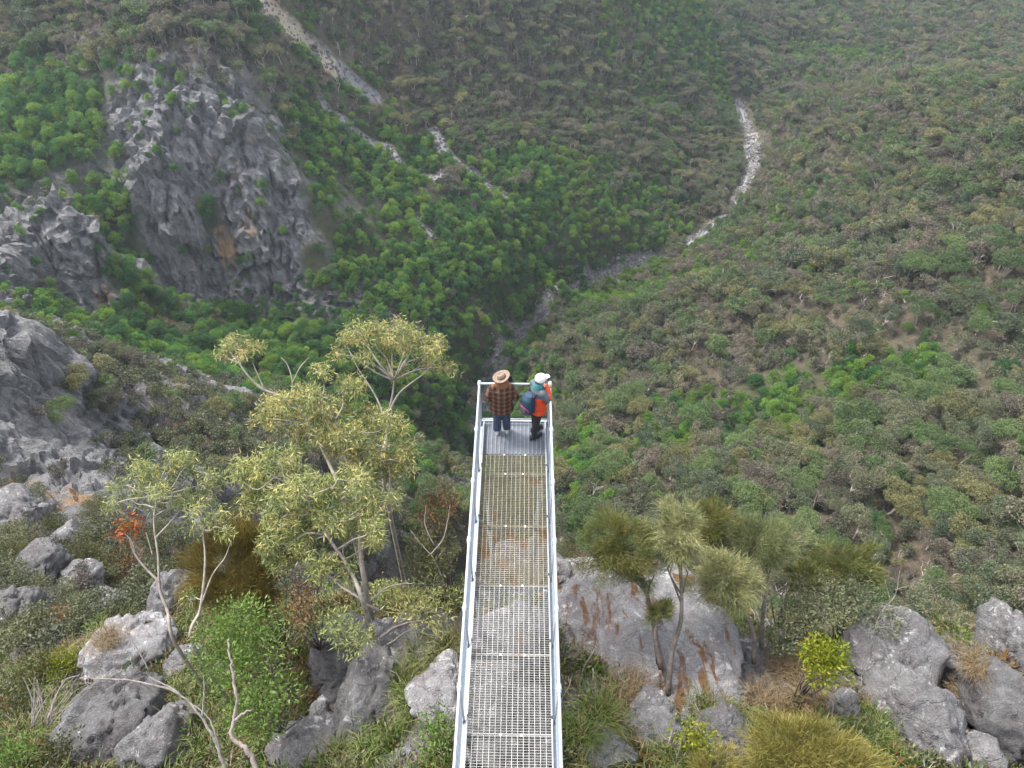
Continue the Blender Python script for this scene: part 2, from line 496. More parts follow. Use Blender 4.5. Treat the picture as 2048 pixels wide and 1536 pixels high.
DENS = [(60,60,1),(300,60,.9),(480,60,.8),(200,100,.4),(300,180,.35),(400,330,.22),(330,300,.2),(480,320,.3),(340,400,.12),(500,460,.1),(450,500,.1),(580,480,.12),(410,540,.08),(560,540,.1),(420,430,.7),(600,300,.6),
 (100,250,1),(230,450,1),(120,430,.2),(170,540,.15),(200,600,.12),(90,500,.3),(10,430,.1),(10,560,.2),(250,560,1),(500,620,1),(700,560,1),(900,560,1),(1000,480,1),
 (700,300,.8),(640,60,.6),(800,60,.9),(1000,100,1),(1200,100,1),(1500,60,1),(1800,60,1),(2000,60,1),(900,200,.95),(1050,250,1),(1200,400,1),(1300,350,1),
 (1500,190,.9),(1700,250,.85),(1900,300,.85),(1600,320,.6),(1620,370,.5),(1800,130,.45),(1500,450,.9),(1700,500,.8),(1900,520,.7),(1350,620,.8),(1250,700,.8),(1420,640,.6),(1650,580,.55),(1850,620,.5),(2000,640,.45),
 (1380,760,.35),(1450,770,.3),(1480,800,.3),(1560,800,.9),(1750,780,.45),(1850,760,.35),(2030,680,.3),(2000,780,.55),(1250,830,.8),(1200,950,.8),(1400,900,.7),(1700,900,.7),(1900,900,.8),(1600,1000,.9),(1900,1020,.9),(2040,1000,.9),(1150,1060,.35),(1170,1110,.25),(1620,1070,.35),(1740,1100,.3),(1800,1130,.4),(1900,1100,.9),(2000,1150,.9),
 (60,700,.2),(60,800,.25),(180,700,.7),(200,800,.45),(300,800,.8),(400,870,.95),(480,900,1),(60,930,.15),(150,970,.15),(200,880,.5),(120,1040,.3),(30,1060,.5),(700,700,1),(500,760,1),(900,800,1),(950,700,.6)]
ROCK = [(200,100,.5),(300,180,.75),(400,330,.85),(330,300,1),(480,320,.8),(340,400,1),(500,460,1),(450,500,1),(580,480,1),(410,540,1),(560,540,1),(420,430,.3),(600,300,.25),(540,250,.7),(250,40,.05),(60,60,.05),(100,250,.02),(230,450,.1),
 (120,430,1),(170,540,1),(200,600,1),(90,500,.8),(10,430,1),(10,560,.9),(250,560,.05),(280,640,.1),(60,680,1),(60,800,1),(180,720,.6),(200,800,.85),(20,740,1),(110,860,1),(300,800,.35),(400,870,.2),(480,900,.1),(60,930,1),(150,970,1),(200,880,.7),(120,1040,.9),(230,1040,.8),(450,640,0),(620,520,.3),(680,460,0),
 (700,300,.1),(640,60,.2),(800,60,0),(1000,100,0),(1200,100,0),(1800,60,0),(900,200,0),(1700,250,0),(1900,520,0),(1350,620,0),(1700,900,0),(1900,1020,0),(1150,1060,.1),(900,560,0),(500,760,0),(850,850,.05),(1500,60,.15),(1000,1300,.6),(300,1350,.5),(1300,1250,.7),(1800,1400,.5),(700,1300,.4),(100,1150,.7),(400,1150,.4),(600,1450,.4)]
gs = np.stack([GX, GY, GZ], -1)
F_green = field(GREEN, GX, GY)
F_dens = field(DENS, GX, GY)
F_rock = field(ROCK, GX, GY)
# scree chutes and bare ochre ground (photo polylines, half width in metres)
SCREE = [([(515,-10),(560,40),(620,100),(690,150),(745,188)],3.6),([(636,180),(655,220),(700,250),(775,292)],1.6),([(868,262),(890,300),(920,330),(955,355),(1010,392)],2.6),
         ([(800,330),(850,350),(890,345)],1.6),([(780,300),(800,330)],1.5),([(830,440),(860,470)],1.8),([(850,355),(930,372)],1.5)]
def poly_dist(polys, x, y):
    best = np.full(np.shape(x), 1e9)
    for pl, w in polys:
        H = hit([p[0] for p in pl], [max(p[1], 1) for p in pl])
        for a, b in zip(H[:-1], H[1:]):
            ex, ey = b[0] - a[0], b[1] - a[1]
            t = np.clip(((x - a[0]) * ex + (y - a[1]) * ey) / (ex * ex + ey * ey + 1e-9), 0, 1)
            best = np.minimum(best, np.hypot(x - a[0] - t * ex, y - a[1] - t * ey) / (w * .72))
    return best
F_scree = poly_dist(SCREE, GX, GY)
OCHRE = [(455,500,3,1),(390,735,4,1.0),(345,655,3.5,.8),(500,445,3,.6),(430,330,3,.5),(110,985,4,.7),(60,960,3,.6),(180,1010,4,.5),(640,120,3,.5),(560,40,5,.9),(600,85,5,.9),(650,125,4,.8),(1400,620,3,.8),(100,560,3,.5),(210,585,2,.5),(30,420,2,.4),(490,360,3,.3),(1800,110,9,.45),(500,270,2.5,.55),(470,345,3,.5),(210,600,3,.7),(400,530,2.5,.5)]
def ochre(x, y):
    o = np.zeros(np.shape(x))
    H = hit([a[0] for a in OCHRE], [a[1] for a in OCHRE])
    for h, (_, _, r, s) in zip(H, OCHRE):
        o = np.maximum(o, s * np.exp(-(np.hypot(x - h[0], y - h[1]) / r) ** 2))
    return o
F_ochre = ochre(GX, GY)
# ---- displace the rocky ground into slabs and fissures, then build the sheet
dzr = np.gradient(GZ, axis=0) / np.gradient(RR, axis=0)
dza = np.gradient(GZ, axis=1) / (RR * DA)
nr = np.stack([-(dzr * np.sin(AA) + dza * np.cos(AA)), -(dzr * np.cos(AA) - dza * np.sin(AA)), np.ones_like(GZ)], -1)
slope = np.hypot(dzr, dza)
nr /= np.linalg.norm(nr, axis=-1, keepdims=True)
rk = sstep(0.25, 0.75, F_rock + 0.25 * fbm(gs / 9, 3)) * sstep(0.25, 0.9, slope + 0.55 * far * (F_rock > 0.72))
def worley(P, seed=0):
    """nearest jittered cell: its random value, and how far from the joint with the next one"""
    i = np.floor(P).astype(np.int64); f1_ = np.full(len(P), 9.0); f2_ = f1_.copy(); cv = np.zeros(len(P))
    for dx in (-1, 0, 1):
        for dy in (-1, 0, 1):
            for dz in (-1, 0, 1):
                c_ = i + np.array([dx, dy, dz])
                h0 = [_hash(c_[:, 0] + 57 * k + seed, c_[:, 1] + 131 * k, c_[:, 2] - 91 * k) for k in range(4)]
                d = np.sqrt((c_[:, 0] + h0[0] - P[:, 0])**2 + (c_[:, 1] + h0[1] - P[:, 1])**2 + (c_[:, 2] + h0[2] - P[:, 2])**2)
                nr_ = d < f1_
                f2_ = np.where(nr_, f1_, np.minimum(f2_, d)); cv = np.where(nr_, h0[3], cv); f1_ = np.where(nr_, d, f1_)
    return cv, f2_ - f1_
f1 = fbm(gs / np.array([7, 7, 22]) + 3, 4, ridged=True)
blk = np.zeros(GX.shape)
_m = rk > .04
wp_ = gs[_m] + 1.6 * np.stack([vnoise(gs[_m] / 4 + k * 9) for k in range(3)], -1)
for sz, a_ in ((np.array([6.0, 6.0, 15.0]), 2.4), (np.array([2.2, 2.2, 6.5]), 1.3), (np.array([1.1, 1.1, 2.2]), .6)):
    cv_, e_ = worley(wp_ / sz)
    blk[_m] += a_ * (cv_ - .5) - .55 * a_ * (1 - sstep(0, .16, e_))
f2 = fbm(gs / np.array([2.2, 2.2, 6]) + 9, 3, ridged=True)
amp = rk * far * np.clip(RR / 120, 0.3, 1)
GV = gs + nr * (amp * (1.1 * f1 + .6 * f2 + 1.05 * blk))[..., None]
GV[..., 2] += amp * 0.6 * vnoise(gs / 1.4)
attrs = {"rock": rk.ravel(), "ochre": F_ochre.ravel(), "green": F_green.ravel(), "near": (1 - sstep(16, 40, RR)).ravel(),
         "scree": (1 - sstep(0.75, 1.1, F_scree + 0.25 * vnoise(gs / 3))).ravel(), "creekd": np.clip(cd + 1.5 * vnoise(gs / 4), 0, 60).ravel(),
         "dens": F_dens.ravel()}
_i = np.arange(NR - 1)[:, None] * NA; _j = np.arange(NA - 1)[None]
Q = np.stack([_i + _j, _i + _j + 1, _i + NA + _j + 1, _i + NA + _j], -1).reshape(-1, 4)[:, ::-1]

m_ground, n, l, b = mat("gorge_ground")
geo = n.new("ShaderNodeNewGeometry")
pos = geo.outputs["Position"]
big = noise(n, l, 0.08, 5, 0.6, pos)
mid = noise(n, l, 0.6, 6, 0.65, pos)
fine = noise(n, l, 5.0, 6, 0.7, pos)
soil = ramp(n, l, mid, [(0.3, (.05, .042, .03)), (0.5, (.105, .078, .06)), (0.7, (.18, .125, .10))])
litter = ramp(n, l, fine, [(0.38, (.022, .025, .013)), (0.5, (.07, .06, .038)), (0.62, (.17, .13, .095))])
soil = mixc(n, l, 0.5, soil, litter)
under = ramp(n, l, mid, [(0.35, (.03, .045, .018)), (0.65, (.06, .075, .03))])
soil = mixc(n, l, math_(n, l, 'MULTIPLY', attr(n, "green"), 0.8), soil, under)
nearsoil = ramp(n, l, fine, [(0.3, (.035, .03, .018)), (0.45, (.085, .065, .038)), (0.58, (.14, .10, .06)), (0.72, (.20, .155, .10))])
soil = mixc(n, l, attr(n, "near"), soil, nearsoil)
st = mapping(n, l, pos, (0.9, 0.9, 0.38))
streak = noise(n, l, 1.0, 6, 0.7, st, 0.6)
rockc = ramp(n, l, streak, [(0.28, (.10, .10, .10)), (0.45, (.185, .182, .185)), (0.6, (.27, .265, .265)), (0.8, (.42, .405, .39))])
cragc = noise(n, l, 1.1, 8, 0.75, pos, 0.3)
rockc = mixc(n, l, 0.5, rockc, ramp(n, l, cragc, [(0.3, (.10, .10, .103)), (0.48, (.23, .225, .228)), (0.62, (.35, .34, .335)), (0.75, (.52, .50, .475))]))
rockc = mixc(n, l, ramp(n, l, mid, [(0.55, (0, 0, 0)), (0.75, (1, 1, 1))]), rockc, (.085, .09, .065))
och = math_(n, l, 'MULTIPLY', attr(n, "ochre"), math_(n, l, 'SUBTRACT', math_(n, l, 'MULTIPLY', mid, 2.8), 0.75), True)
rockc = mixc(n, l, ramp(n, l, och, [(0.3, (0, 0, 0)), (0.5, (1, 1, 1))]), rockc, ramp(n, l, fine, [(0.3, (.26, .15, .075)), (0.7, (.42, .29, .18))]))
soil = mixc(n, l, ramp(n, l, och, [(0.3, (0, 0, 0)), (0.55, (1, 1, 1))]), soil, (.34, .22, .12))
c = mixc(n, l, attr(n, "rock"), soil, rockc)
vor = n.new("ShaderNodeTexVoronoi"); vor.inputs["Scale"].default_value = 1.6
l.new(pos, vor.inputs["Vector"])
scr = mixc(n, l, 0.5, ramp(n, l, vor.outputs["Color"], [(0.2, (.15, .145, .15)), (0.8, (.30, .29, .29))]), ramp(n, l, fine, [(0.3, (.13, .125, .125)), (0.7, (.29, .27, .26))]))
scr = mixc(n, l, ramp(n, l, och, [(0.15, (0, 0, 0)), (0.4, (1, 1, 1))]), scr, (.40, .34, .26))
c = mixc(n, l, attr(n, "scree"), c, scr)
cdist = attr(n, "creekd")
bed = ramp(n, l, fine, [(0.3, (.12, .105, .085)), (0.5, (.27, .25, .22)), (0.7, (.5, .48, .45))])
c = mixc(n, l, ramp(n, l, math_(n, l, 'MULTIPLY', cdist, 0.1), [(0.12, (1, 1, 1)), (0.24, (0, 0, 0))]), c, bed)
l.new(c, b.inputs["Base Color"])
b.inputs["Roughness"].default_value = 0.9
b.inputs["Specular IOR Level"].default_value = 0.2
crag = noise(n, l, 1.4, 7, 0.72, pos, 0.8)
bump(n, l, math_(n, l, 'ADD', math_(n, l, 'ADD', fine, math_(n, l, 'MULTIPLY', streak, 1.5)), math_(n, l, 'MULTIPLY', math_(n, l, 'MULTIPLY', crag, attr(n, "rock")), 4.0)), b, 0.85, 0.4)
me = raw_mesh("terrain", GV.reshape(-1, 3), Q, [m_ground], smooth=True, attrs=attrs)
_fr = rk.ravel()[Q[:, 0]] * far.ravel()[Q[:, 0]]
me.polygons.foreach_set('use_smooth', _fr < .35)
tag(link("terrain", me), "steep gorge sides of soil, litter and grey rock falling to the creek", "terrain", kind="structure")
# ------------------------------------------------------------------ valley vegetation
LM_green = leaf_mat("forest_leaf", [(0.0, (0.021, 0.058, 0.029)), (0.22, (0.039, 0.104, 0.031)), (0.45, (0.072, 0.176, 0.036)), (0.68, (0.124, 0.254, 0.039)), (0.86, (0.215, 0.305, 0.047)), (1.0, (0.377, 0.332, 0.065))], 0.25, per_object=0.5, patch=0.25)
LM_gum = leaf_mat("gum_leaf", [(0.0, (.048, .066, .042)), (0.25, (.08, .102, .058)), (0.5, (.11, .13, .07)), (0.72, (.14, .148, .08)), (0.86, (.16, .14, .092)), (1.0, (.175, .138, .105))], 0.2, per_object=0.6, patch=0.25)
LM_scrub = leaf_mat("scrub_leaf", [(0.0, (.05, .048, .038)), (0.35, (.09, .08, .064)), (0.65, (.128, .106, .088)), (0.85, (.13, .118, .078)), (1.0, (.115, .14, .055))], 0.2, per_object=0.7, patch=0.2)
LM_lime = leaf_mat("lime_leaf", [(0.0, (.07, .13, .02)), (0.5, (.12, .20, .03)), (1.0, (.19, .27, .045))], 0.3, per_object=0.4)
LM_gum_b = leaf_mat("green_gum_leaf", [(0.0, (.05, .08, .03)), (0.5, (.095, .145, .05)), (1.0, (.15, .20, .07))], 0.2, per_object=0.6, patch=0.2)
LM_gum_c = leaf_mat("mauve_gum_leaf", [(0.0, (.075, .068, .052)), (0.5, (.135, .118, .088)), (1.0, (.195, .16, .115))], 0.2, per_object=0.6, patch=0.2)
LM_gum_d = leaf_mat("yellow_gum_leaf", [(0.0, (.08, .085, .04)), (0.5, (.155, .155, .065)), (1.0, (.22, .205, .09))], 0.2, per_object=0.6, patch=0.2)
LM_scrub_b = leaf_mat("olive_scrub_leaf", [(0.0, (.05, .06, .034)), (0.5, (.098, .108, .058)), (1.0, (.15, .155, .075))], 0.2, per_object=0.6, patch=0.2)
LM_green_b = leaf_mat("deep_forest_leaf", [(0.0, (.02, .058, .024)), (0.5, (.045, .115, .032)), (1.0, (.085, .175, .04))], 0.2, per_object=0.5)
LM_green_c = leaf_mat("fresh_forest_leaf", [(0.0, (0.062, 0.125, 0.022)), (0.5, (0.125, 0.231, 0.031)), (0.85, (0.213, 0.312, 0.044)), (1.0, (0.325, 0.338, 0.062))], 0.3, per_object=0.5, patch=.2)
M_bark = plain("gum_bark", (.33, .29, .25), 0.85, var=0.35, scale=3)
M_darkbark = plain("dark_bark", (.10, .08, .065), 0.9, var=0.4, scale=4)
UP = np.array([0, 0, 1.0])
def sph(n, g=rng):
    v = g.normal(size=(n, 3))
    return v / np.linalg.norm(v, axis=1, keepdims=True)
def lobe_leaves(mb, c, r, n, L, W, shell=0.55, droop=0.0, under=0.35, flat=None, var=(0, 1)):
    """leaf clumps through an ellipsoid lobe, thicker towards its skin"""
    d = sph(n)
    if under < 1:                                   # fewer leaves on the underside
        k = (d[:, 2] > -0.2) | (rng.random(n) < under)
        d = d[k]
    n = len(d)
    q = (shell + (1 - shell) * rng.random(n) ** 0.6)[:, None]
    P = np.asarray(c) + d * np.asarray(r) * q
    D = d * 0.5 + sph(n) * 0.9
    D[:, 2] -= droop
    a = var[0] + (var[1] - var[0]) * np.clip(rng.random() * 0.62 + rng.random(n) * 0.38, 0, 1)
    mb.leaves(P, D, L * (0.6 + 0.8 * rng.random(n)), W * (0.6 + 0.8 * rng.random(n)), a)
def curve(a, b, k=5, wob=0.1, sag=0.0):
    a, b = np.asarray(a, float), np.asarray(b, float)
    t = np.linspace(0, 1, k)[:, None]
    L = np.linalg.norm(b - a)
    p = a + (b - a) * t
    w = rng.normal(size=(k, 3)) * wob * L
    w[0] = w[-1] = 0
    p = p + w
    p[:, 2] += (np.sin(t[:, 0] * np.pi)) * sag * L
    return p
def proto_green(fine=1):
    mb, tb = MB(), MB()
    kq = 1 / math.sqrt(fine)
    h, w = rng.uniform(3.2, 5.0), rng.uniform(1.4, 2.0)
    k = rng.integers(9, 14)
    tb.tube(curve((0, 0, -.6), (0, 0, h * .5), 3, .05), [.16, .12, .07], 5)
    for i in range(k):
        an = i * 2.4 + rng.random()
        q = math.sqrt((i + .3) / k)
        c = np.array([math.cos(an) * w * q * .85, math.sin(an) * w * q * .85, h * (.92 - .55 * q * q) + rng.normal() * .2])
        rad = rng.uniform(.45, 1.1)
        lobe_leaves(mb, c, (rad, rad * rng.uniform(.75, 1.1), rad * rng.uniform(.65, 1.05)), int(230 * rad * rad * fine * 1.25), .27 * kq, .17 * kq, .45, var=(0, 1))
        tb.tube(curve((0, 0, h * .35), c, 3, .05), [.06, .05, .03], 4)
    return tb, mb
def proto_gum(fine=1):
    mb, tb = MB(), MB()
    kq = 1 / math.sqrt(fine)
    h = rng.uniform(3.8, 6.0)
    fk = np.array([rng.normal() * .3, rng.normal() * .3, h * rng.uniform(.25, .42)])
    tb.tube(curve((0, 0, -.8), fk, 4, .04), [.17, .15, .13, .11], 5)
    k = rng.integers(4, 7)
    for i in range(k):
        an = i * 2 * math.pi / k + rng.normal() * .3
        q = rng.uniform(.5, 1.0) if i else 0.1
        w = h * .42
        c = np.array([fk[0] + math.cos(an) * w * q, fk[1] + math.sin(an) * w * q, h * rng.uniform(.78, .95) - q * .4])
        tb.tube(curve(fk, c, 5, .06, .05), [.10, .085, .07, .05, .025], 4)
        for j in range(3):
            cc = c + rng.normal(size=3) * np.array([.55, .55, .2])
            tb.tube(curve(c - (c - fk) * .3, cc, 3, .06), [.045, .03, .015], 3)
            rad = rng.uniform(.6, .95)
            lobe_leaves(mb, cc, (rad, rad, rad * .72), int(190 * fine), .29 * kq, .15 * kq, .45, droop=.2, under=.45)
    return tb, mb
def proto_scrub(fine=1):
    mb, tb = MB(), MB()
    kq = 1 / math.sqrt(fine)
    h = rng.uniform(1.0, 1.7)
    for i in range(rng.integers(4, 7)):
        an = rng.random() * 6.28
        c = np.array([math.cos(an) * rng.uniform(.1, .7), math.sin(an) * rng.uniform(.1, .7), h * rng.uniform(.5, .9)])
        tb.tube(curve((0, 0, -.3), c, 3, .08), [.045, .035, .02], 3)
        rad = rng.uniform(.35, .6)
        lobe_leaves(mb, c, (rad, rad, rad * .8), int(110 * fine), .19 * kq, .09 * kq, .35, under=.6)
    return tb, mb
def proto_dead(fine=1):
    tb = MB()
    h = rng.uniform(3, 5)
    tb.tube(curve((0, 0, -.6), (rng.normal() * .3, rng.normal() * .3, h), 5, .04), [.14, .12, .10, .07, .03], 5)
    for i in range(7):
        z = h * rng.uniform(.35, .9); an = rng.random() * 6.28; q = rng.uniform(.6, 1.5)
        e = np.array([math.cos(an) * q, math.sin(an) * q, z + q * rng.uniform(.4, .9)])
        tb.tube(curve((0, 0, z), e, 4, .08), [.05, .04, .03, .012], 3)
    return tb, None
def joined(name, tb, mb, mats):
    """trunk and crown as one mesh for the mass of the wood"""
    Vs, Qs, Ts, fmQ, fmT, A, o = [], [], [], [], [], [], 0
    for k, m in enumerate((tb, mb)):
        if m is None: continue
        for q in m.Q: Qs.append(q + o); fmQ += [k] * len(q)
        for t in m.T: Ts.append(t + o); fmT += [k] * len(t)
        Vs += m.V; A += list(m.A); o += m.n
    F = [np.concatenate(Qs)] + ([np.concatenate(Ts)] if Ts else [])
    me = raw_mesh(name, np.concatenate(Vs), F, mats, fm=fmQ + fmT, attrs={"var": np.concatenate(A)})
    return me
KIND = {}
for kind, fn, lm, bk, cnt in (("green", proto_green, LM_green, M_darkbark, 7), ("gum", proto_gum, LM_gum, M_bark, 8), ("scrub", proto_scrub, LM_scrub, M_bark, 4),
                              ("lime", proto_green, LM_lime, M_darkbark, 2), ("dead", proto_dead, LM_scrub, M_bark, 3)):
    KIND[kind] = []
    for i in range(cnt):
        tb, mb = fn()
        tf, mf = fn(3.2)
        if kind == "gum": lm = (LM_gum, LM_gum_b, LM_gum, LM_gum_c, LM_gum_d, LM_gum_b, LM_gum, LM_gum_d)[i]
        if kind == "scrub": lm = (LM_scrub, LM_scrub, LM_scrub_b, LM_scrub_b)[i]
        if kind == "green": lm = (LM_green, LM_green_b, LM_green_c, LM_green, LM_green_b, LM_green_c, LM_green)[i]
        KIND[kind].append((tf.mesh("trunk", bk), mf.mesh("crown", lm) if mf else None, joined(kind + "_plant", tb, mb, [bk, lm])))

# scatter over the slopes
cell = 1.6
gx, gy = np.meshgrid(np.arange(-330, 400, cell), np.arange(12, 460, cell))
gx = (gx + rng.uniform(-.8, .8, gx.shape)).ravel(); gy = (gy + rng.uniform(-.8, .8, gy.shape)).ravel()
# the near shoulder carries smaller, closer shrubs
c2 = 1.15
sx, sy = np.meshgrid(np.arange(-110, 30, c2), np.arange(-6, 75, c2))
sx = (sx + rng.uniform(-.55, .55, sx.shape)).ravel(); sy = (sy + rng.uniform(-.55, .55, sy.shape)).ravel()
px_, py_, dp_ = project(np.stack([sx, sy, height(sx, sy)], -1))
left = (sx < 2) & (py_ > 560) & (px_ < 640) & (np.hypot(sx - OX, sy - OY) > 19)
sx, sy = sx[left], sy[left]
shoulder = np.concatenate([np.zeros(len(gx), bool), np.ones(len(sx), bool)])
gx = np.concatenate([gx, sx]); gy = np.concatenate([gy, sy])
gz = height(gx, gy)
P = np.stack([gx, gy, gz], -1)
px_, py_, dp_ = project(P + np.array([0, 0, 2]))
keep = (dp_ > 5) & (px_ > -160) & (px_ < 2210) & (py_ > -160) & (py_ < 1330) & (np.hypot(gx - OX, gy - OY) > 19)
P, shoulder = P[keep], shoulder[keep]
vis = visible(P, 4.0)
keep = vis | (rng.random(len(P)) < 0.15)
P, shoulder, vis = P[keep], shoulder[keep], vis[keep]
nP = len(P)
d_ = height(P[:, 0], P[:, 1], F_dens); g_ = height(P[:, 0], P[:, 1], F_green); rk_ = height(P[:, 0], P[:, 1], rk)
scr_ = height(P[:, 0], P[:, 1], F_scree); cd_ = creek_dist(P[:, 0], P[:, 1])
hx, hy, hd = project(P)
onshoulder = (hy > 600) & (hx < 560) & (np.hypot(P[:, 0] - OX, P[:, 1] - OY) < 108)
nz1 = fbm(P / 16, 3); nz2 = fbm(P / 5 + 40, 2)
ok = rng.random(nP) < np.clip(d_ * 1.05 + 0.35 * nz1 * (d_ < .85) + .30 * (hx > 1090) * (nz2 > -.25) + .55 * rk_ * (nz1 + .7 * nz2 > .05) + .62 * onshoulder * (hx > 200 + 120 * nz1 + 60 * nz2), 0.06, 1) * (1 - 0.2 * rk_)
ok &= (scr_ + 0.35 * nz2 > 1.15) | (rng.random(nP) < 0.03)
nearcreek = cd_ < np.where(hy < 480, 3.8, np.where(hy < 560, 1.3, .9)) + 1.6 * nz2
ok &= ~nearcreek
ok &= ~((hx > 700) & (hd < 66))
ok &= ~(onshoulder & (height(P[:, 0], P[:, 1], F_rock) + .2 * nz1 > .78) & (rng.random(nP) < .86))
ok &= shoulder | ~onshoulder | (rng.random(nP) < 0.12)
P, g_, rk_, hx, hy, hd, nz1, nz2, onshoulder, vis, d_ = (a[ok] for a in (P, g_, rk_, hx, hy, hd, nz1, nz2, onshoulder, vis, d_))
nP = len(P)
thin = (g_ < .45) & (hx > 700) & (rng.random(nP) < .12)
P, g_, rk_, hx, hy, hd, nz1, nz2, onshoulder, vis, d_ = (a[~thin] for a in (P, g_, rk_, hx, hy, hd, nz1, nz2, onshoulder, vis, d_))
nP = len(P)
u = rng.random(nP)
isg = u < np.clip((g_ + 0.35 * nz1 + 0.2 * nz2 - 0.32) * 2.6, 0.012, 0.985)
isg &= ~((hd < 80) & onshoulder)
small = (rk_ > 0.35) | onshoulder
kind = np.where(isg, 0, 1)
cut = (rk_ > .3) & (hy < 620) & (rng.random(nP) < np.where(isg, .62, .3))
P, g_, rk_, hx, hy, hd, nz1, nz2, onshoulder, vis, d_, isg, small, kind = (a[~cut] for a in (P, g_, rk_, hx, hy, hd, nz1, nz2, onshoulder, vis, d_, isg, small, kind))
nP = len(P)
u2 = rng.random(nP)
kind = np.where(~isg & (u2 < 0.42), 2, kind)
kind = np.where(~isg & small & (u2 < 0.93), 2, kind)
kind = np.where(~isg & (hd > 190) & (hx < 1330) & (u2 < 0.72), 2, kind)
kind = np.where(~isg & (hd < 75) & (hx < 640), 2, kind)
kind = np.where(~isg & (hx > 1090) & (d_ < .6) & (u2 < .75), 2, kind)
kind = np.where(~isg & (u2 > 0.975) & ~small, 4, kind)
lime = isg & (hx > 1100) & (fbm(P / 9 + 90, 2) > 0.05) & (rng.random(nP) < .75)
kind = np.where(lime, 3, kind)
scale = np.exp(np.clip(rng.normal(size=nP), -1.7, 1.25) * 0.30)
scale *= np.where(kind == 2, np.where(onshoulder, np.where(hd < 75, .72, 0.92), np.where(hx < 1330, 1.5, 1.25)), np.where(isg, np.where(small, 0.5, 0.70), np.where(small, .55, 0.80)))
scale *= np.where(isg & (hx > 1100), 0.8, 1.0) * np.where(hd > 175, .88, 1.0)
scale *= np.where((kind == 1) & (hx > 1100) & (hd < 130), 1.08, 1.0)
KN = ["green", "gum", "scrub", "lime", "dead"]
rotz = rng.random(nP) * 6.283
tilt = rng.normal(size=(nP, 2)) * 0.08
pick = rng.integers(0, 168, nP)
pick = np.where((kind == 2) & ((hx > 1090) | (hx < 560) & (hy > 600)) & (pick % 4 < 2) & (rng.random(nP) < .7), pick + 2, pick)
app = scale * np.array([2.0, 2.3, .8, 2.0, 1.6])[kind] / hd
inview = vis & (hx > 5) & (hx < 2043) & (hy > 5) & (hy < 1300)
LAB = {0: ("forest_tree", "tree", "rounded forest tree", "forest trees",
           "leafy tree among gums", "green trees among the gums"),
       1: ("gum_tree", "gum tree", "grey-green gum tree with pale forked limbs", "gum trees", None, None),
       2: ("shrub", "shrub", "olive-brown shrub among slabs", "slab shrubs", "grey-brown shrub between gum trees", "slope shrubs"),
       3: ("lime_tree_bush", "bush", "yellow-green leafy bush among gums", "yellow-green bushes", None, None),
       4: ("dead_tree", "dead tree", "bare pale dead tree", "dead trees", None, None)}
def place_words(x, y, crest):
    """where on the slopes it stands, by landmarks"""
    if math.hypot(x - 1580, y - 810) < 170: return "around the bright thicket"
    if x > 1090:
        if y > 940: return "in the gully beyond the she-oaks"
        if y > 640: return "on the bare-patched slope"
        if y > 400: return "on the mid slope above the creek"
        return "near the creek bend"
    if y > 620 and x < 560 and crest: return "near the ochre slabs" if y > 900 else "on the rocky crest"
    if y > 620: return "in the gorge bottom"
    if x < 640 and y > 90: return "around the buttresses"
    return "beside the scree chutes"
QUOTA = {0: 300, 1: 300, 2: 260, 3: 120, 4: 60}
single = np.zeros(nP, bool)
for k, q in QUOTA.items():
    idx = np.where((kind == k) & inview)[0]
    idx = idx[np.argsort(-app[idx])][:q]
    single[idx] = True
    base, cat, lab, grp, lab2, grp2 = LAB[k]
    for i in idx:
        t, c, j = KIND[KN[k]][pick[i] % len(KIND[KN[k]])]
        alt = lab2 and ((k == 0 and hx[i] > 1100) or (k == 2 and not onshoulder[i]))
        lb_, gp_ = (lab2, grp2) if alt else (lab, grp)
        sz = "large" if scale[i] > np.median(scale[idx]) * 1.22 else ("stunted" if scale[i] < np.median(scale[idx]) * .82 else "middling")
        pl_ = place_words(hx[i], hy[i], onshoulder[i])
        vt = pick[i] % len(KIND[KN[k]])
        if k == 1: lb_ = ("grey-green", "fresh green", "grey-green", "brownish", "yellow-olive", "fresh green", "grey-green", "yellow-olive")[vt] + " gum tree with pale forked limbs"
        if k == 0: lb_ = ("mid-green", "dark green", "light green", "mid-green", "dark green", "light green", "mid-green")[vt] + " " + lb_
        if k in (0, 1): gp_ = lb_.split()[0] + " " + gp_
        lb_ = "%s %s %s" % (sz, lb_, pl_); gp_ = "%s %s %s" % (sz, gp_, pl_)
        o = empty(base, P[i], lb_, cat, gp_)
        o.rotation_euler = (tilt[i, 0], tilt[i, 1], rotz[i])
        o.scale = (scale[i],) * 3
        link("trunk", t, o)
        if c: link("crown", c, o)
